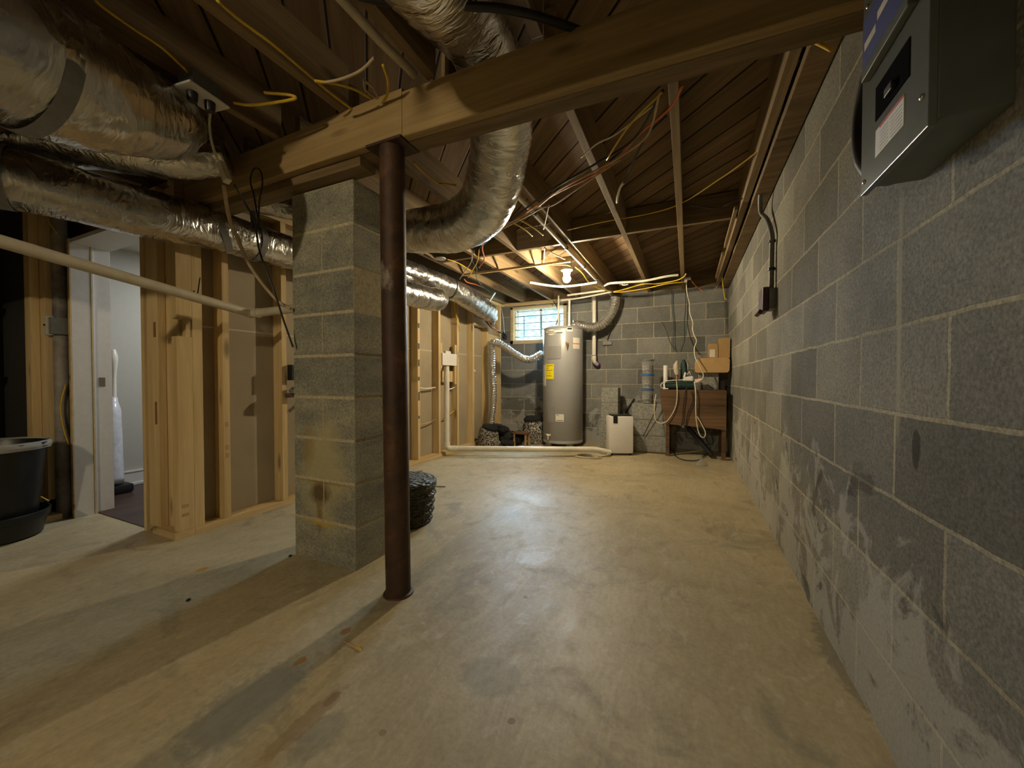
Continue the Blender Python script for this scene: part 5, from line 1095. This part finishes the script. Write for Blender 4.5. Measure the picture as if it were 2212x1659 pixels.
 ('black', 0.005, [(0.0382, 4.71, 0.751), (0.0576, 4.71, 0.6484), (0.0027, 4.71, 0.4919), (-0.0103, 4.72, 0.3346), (-0.0, 4.75, 0.227), (0.0754, 4.75, 0.2267)], 'dark cord winding down the bench apron to the leaning tube'),
 ('black', 0.0045, [(-0.3157, 4.75, 0.6212), (-0.3574, 4.78, 0.4718), (-0.4302, 4.8, 0.3024), (-0.4776, 4.81, 0.199)], 'thin dark cord hanging in front of the wide block stack'),
 ('black', 0.005, [(-0.1516, 5.1928, 0.01), (-0.1135, 4.7388, 0.01), (-0.0164, 4.5387, 0.01), (0.1207, 4.6272, 0.01), (0.233, 5.1438, 0.02)], 'black cord lying curled on the floor under the bench'),
 ('cord', 0.005, [(-1.7141, 0.9, 1.9546), (-1.7633, 0.92, 1.9168), (-1.784, 0.94, 1.859), (-1.7843, 0.96, 1.8035)], 'thin grey lead hanging from the ceiling outlet to an adapter'),
 ('black', 0.0035, [(-1.7286, 0.86, 1.9512), (-1.7199, 0.84, 1.9011), (-1.7407, 0.82, 1.8894), (-1.7757, 0.8, 1.9093)], 'thin black lead curving from the ceiling outlet over the largest duct'),
 ('black', 0.0045, [(-1.7399, 1.0, 1.7075), (-1.8365, 1.1, 1.6892), (-1.8521, 1.15, 1.6265), (-1.868, 1.18, 1.5083), (-1.8389, 1.2, 1.3998), (-1.8094, 1.22, 1.2903), (-1.8005, 1.25, 1.1825), (-1.7735, 1.28, 1.0482)], 'black cord hanging in front of the stud wall down to the pier edge'),
 ('tan', 0.008, [(-1.7814, 0.98, 1.707), (-1.8705, 1.05, 1.6135), (-1.8913, 1.1, 1.5299), (-1.8912, 1.14, 1.4452), (-1.8849, 1.2, 1.3603), (-1.8551, 1.26, 1.2791), (-1.7876, 1.28, 1.2384)], 'tan cable hanging in a curve down to the sloping drain pipe'),
 ('black', 0.0035, [(-1.8596, 1.17, 1.6569), (-1.8888, 1.17, 1.7715), (-1.9121, 1.17, 1.842), (-1.8865, 1.17, 1.8912), (-1.8384, 1.17, 1.874), (-1.8225, 1.17, 1.8123), (-1.8481, 1.17, 1.7201), (-1.854, 1.17, 1.5906)], 'loop of thin black wire hung on the beam above the duct'),
 ('black', 0.003, [(-2.5, 1.2473, 1.4603), (-2.45, 1.2056, 1.344), (-2.4, 1.1535, 1.3295), (-2.4, 1.1707, 1.3624)], 'thin black wire wrapped on the sloping drain pipe'),
 ('yellow', 0.005, [(-2.5, 3.8288, 1.8011), (-2.53, 3.9241, 1.6551), (-2.53, 3.9955, 1.5536), (-2.54, 4.0214, 1.4727)], 'yellow cable hanging below the duct in front of a far stud'),
 ('black', 0.014, [(-2.42, 4.1188, 1.8473), (-2.42, 4.292, 1.7615), (-2.44, 4.5794, 1.623), (-2.46, 4.8961, 1.5662), (-2.46, 5.1242, 1.5439)], 'thick black insulated line slanting down by the window'),
 ('orange', 0.0045, [(-2.41, 4.2156, 1.8179), (-2.42, 4.4773, 1.6696), (-2.43, 4.7369, 1.566), (-2.45, 4.9801, 1.5684)], 'orange wire beside the thick black line near the window'),
 ('steel', 0.0055, [(-2.4031, 4.9, 1.8905), (-2.3983, 4.95, 1.7338), (-2.4078, 5.0, 1.5751), (-2.393, 5.0, 1.488)], 'pale bluish wire hanging from the taped duct end'),
 ('orange', 0.0055, [(-2.1906, 3.5631, 1.96), (-2.2421, 3.7153, 1.965), (-2.2113, 3.8689, 1.97), (-2.2255, 4.0603, 1.975)], 'orange-pink cable lying along the top of the far duct'),
 ('tan', 0.0045, [(-1.6501, 2.81, 1.97), (-1.8038, 3.0548, 1.96), (-2.0129, 3.2918, 1.96), (-2.2149, 3.5092, 1.95)], 'tan wire strand fanning down from the end of the cable bundle'),
 ('green', 0.0045, [(-1.636, 2.8164, 1.97), (-1.7834, 3.0367, 1.965), (-1.8772, 3.2848, 1.965), (-2.0539, 3.5839, 1.965), (-2.1856, 3.9539, 1.97), (-2.2416, 4.2447, 1.97)], 'bluish green wire strand fanning down from the cable bundle'),
 ('yellow', 0.0045, [(-1.5857, 2.814, 1.97), (-1.7621, 3.0921, 1.965), (-1.9172, 3.282, 1.96), (-2.1103, 3.5159, 1.955)], 'yellow wire strand fanning down from the cable bundle'),
 ('yellow', 0.0045, [(-2.0426, 3.0135, 2.0), (-2.0112, 3.1217, 2.0), (-2.015, 3.2694, 2.0), (-2.0365, 3.4392, 2.0)], 'yellow cable leaving the round white cover'),
 ('yellow', 0.0055, [(-1.1338, 2.5148, 2.0), (-1.1152, 2.5969, 2.0), (-1.1055, 2.6887, 2.0), (-1.1055, 2.8023, 2.0)], 'short yellow cable stub by the long white pipe, nearer the duct'),
 ('yellow', 0.0055, [(-1.0724, 2.4726, 2.0), (-1.0442, 2.6013, 2.0), (-1.0295, 2.7036, 2.0), (-1.0236, 2.8185, 2.0)], 'short yellow cable stub touching the long white pipe'),
 ('cord', 0.004, [(-0.81, 2.3415, 2.0), (-0.884, 2.4982, 1.99), (-0.9706, 2.6823, 1.99)], 'white string hanging between the cable bundle and the white pipe'),
 ('yellow', 0.005, [(-1.2828, 1.5958, 2.0), (-1.2961, 1.6965, 2.0), (-1.2948, 1.8206, 2.0), (-1.2536, 1.8289, 1.99), (-1.2138, 1.8862, 2.0)], 'yellow cable behind the rusty post at the beam'),
 ('black', 0.006, [(-1.701, 5.1, 1.9664), (-1.6339, 5.1, 1.8463), (-1.611, 5.05, 1.7293), (-1.621, 4.98, 1.6139)], 'dark cable curving down to the heater top'),
 ('black', 0.005, [(-0.9353, 5.3, 1.9391), (-0.9155, 5.3, 1.6261), (-0.9599, 5.31, 1.536), (-0.9975, 5.315, 1.4125)], 'thin dark wire down the far wall to the small dark bracket'),
]
for m, r, pts, lab in WR:
    bm = B(); tube(bm, pts, r, 8, 7)
    single('cable', bm, M[m], lab, 'cable', smooth=True)
# adapter on the lead
q = Vector((-1.7588, 0.97, 1.7512)); bm = B(); box(bm, q.x-0.014, q.x+0.014, q.y-0.012, q.y+0.012, q.z-0.05, q.z+0.05, 0.004, Matrix.Rotation(math.radians(-28), 3, 'Y')); single('power_adapter', bm, M['cord'], 'small cream adapter hanging on the lead in front of the beam', 'adapter')
q = Vector((-0.9993, 5.325, 1.3756)); bm = B(); box(bm, q.x-0.065, q.x+0.065, q.y-0.012, q.y+0.012, q.z-0.03, q.z+0.03, 0.01); single('wall_bracket', bm, M['conduit'], 'small dark bracket on the far wall below the vent hose', 'bracket')
q = Vector((-2.4004, 5.0, 1.5016)); bm = B(); sphere(bm, q, 0.045, 0.8, 0.8, 1.1, 14, 10)
for v in bm.verts: v.co += (v.co-q).normalized()*0.02*noise.noise(v.co*40)
single('foam_plug', bm, M['fabric'], 'black lump of foam at the wall beside the window', 'foam')
# plug block at ceiling
t = thing('ceiling_plug', (-0.0233, 4.86, 2.037), 'white outlet with plug under the last joists above the bench', 'outlet')
q = Vector((-0.0233, 4.86, 2.0264))
bm = B(); box(bm, q.x-0.05, q.x+0.05, q.y-0.04, q.y+0.04, q.z, q.z+0.016, 0.003); obj('cover_plate', bm, M['plastic'], t)
bm = B(); box(bm, q.x-0.04, q.x+0.04, q.y-0.03, q.y+0.03, q.z+0.016, q.z+0.05, 0.003); obj('grey_box', bm, M['grey'], t)
bm = B(); box(bm, q.x-0.02, q.x+0.012, q.y-0.02, q.y+0.01, q.z-0.03, q.z, 0.004); obj('plug', bm, M['plastic'], t)
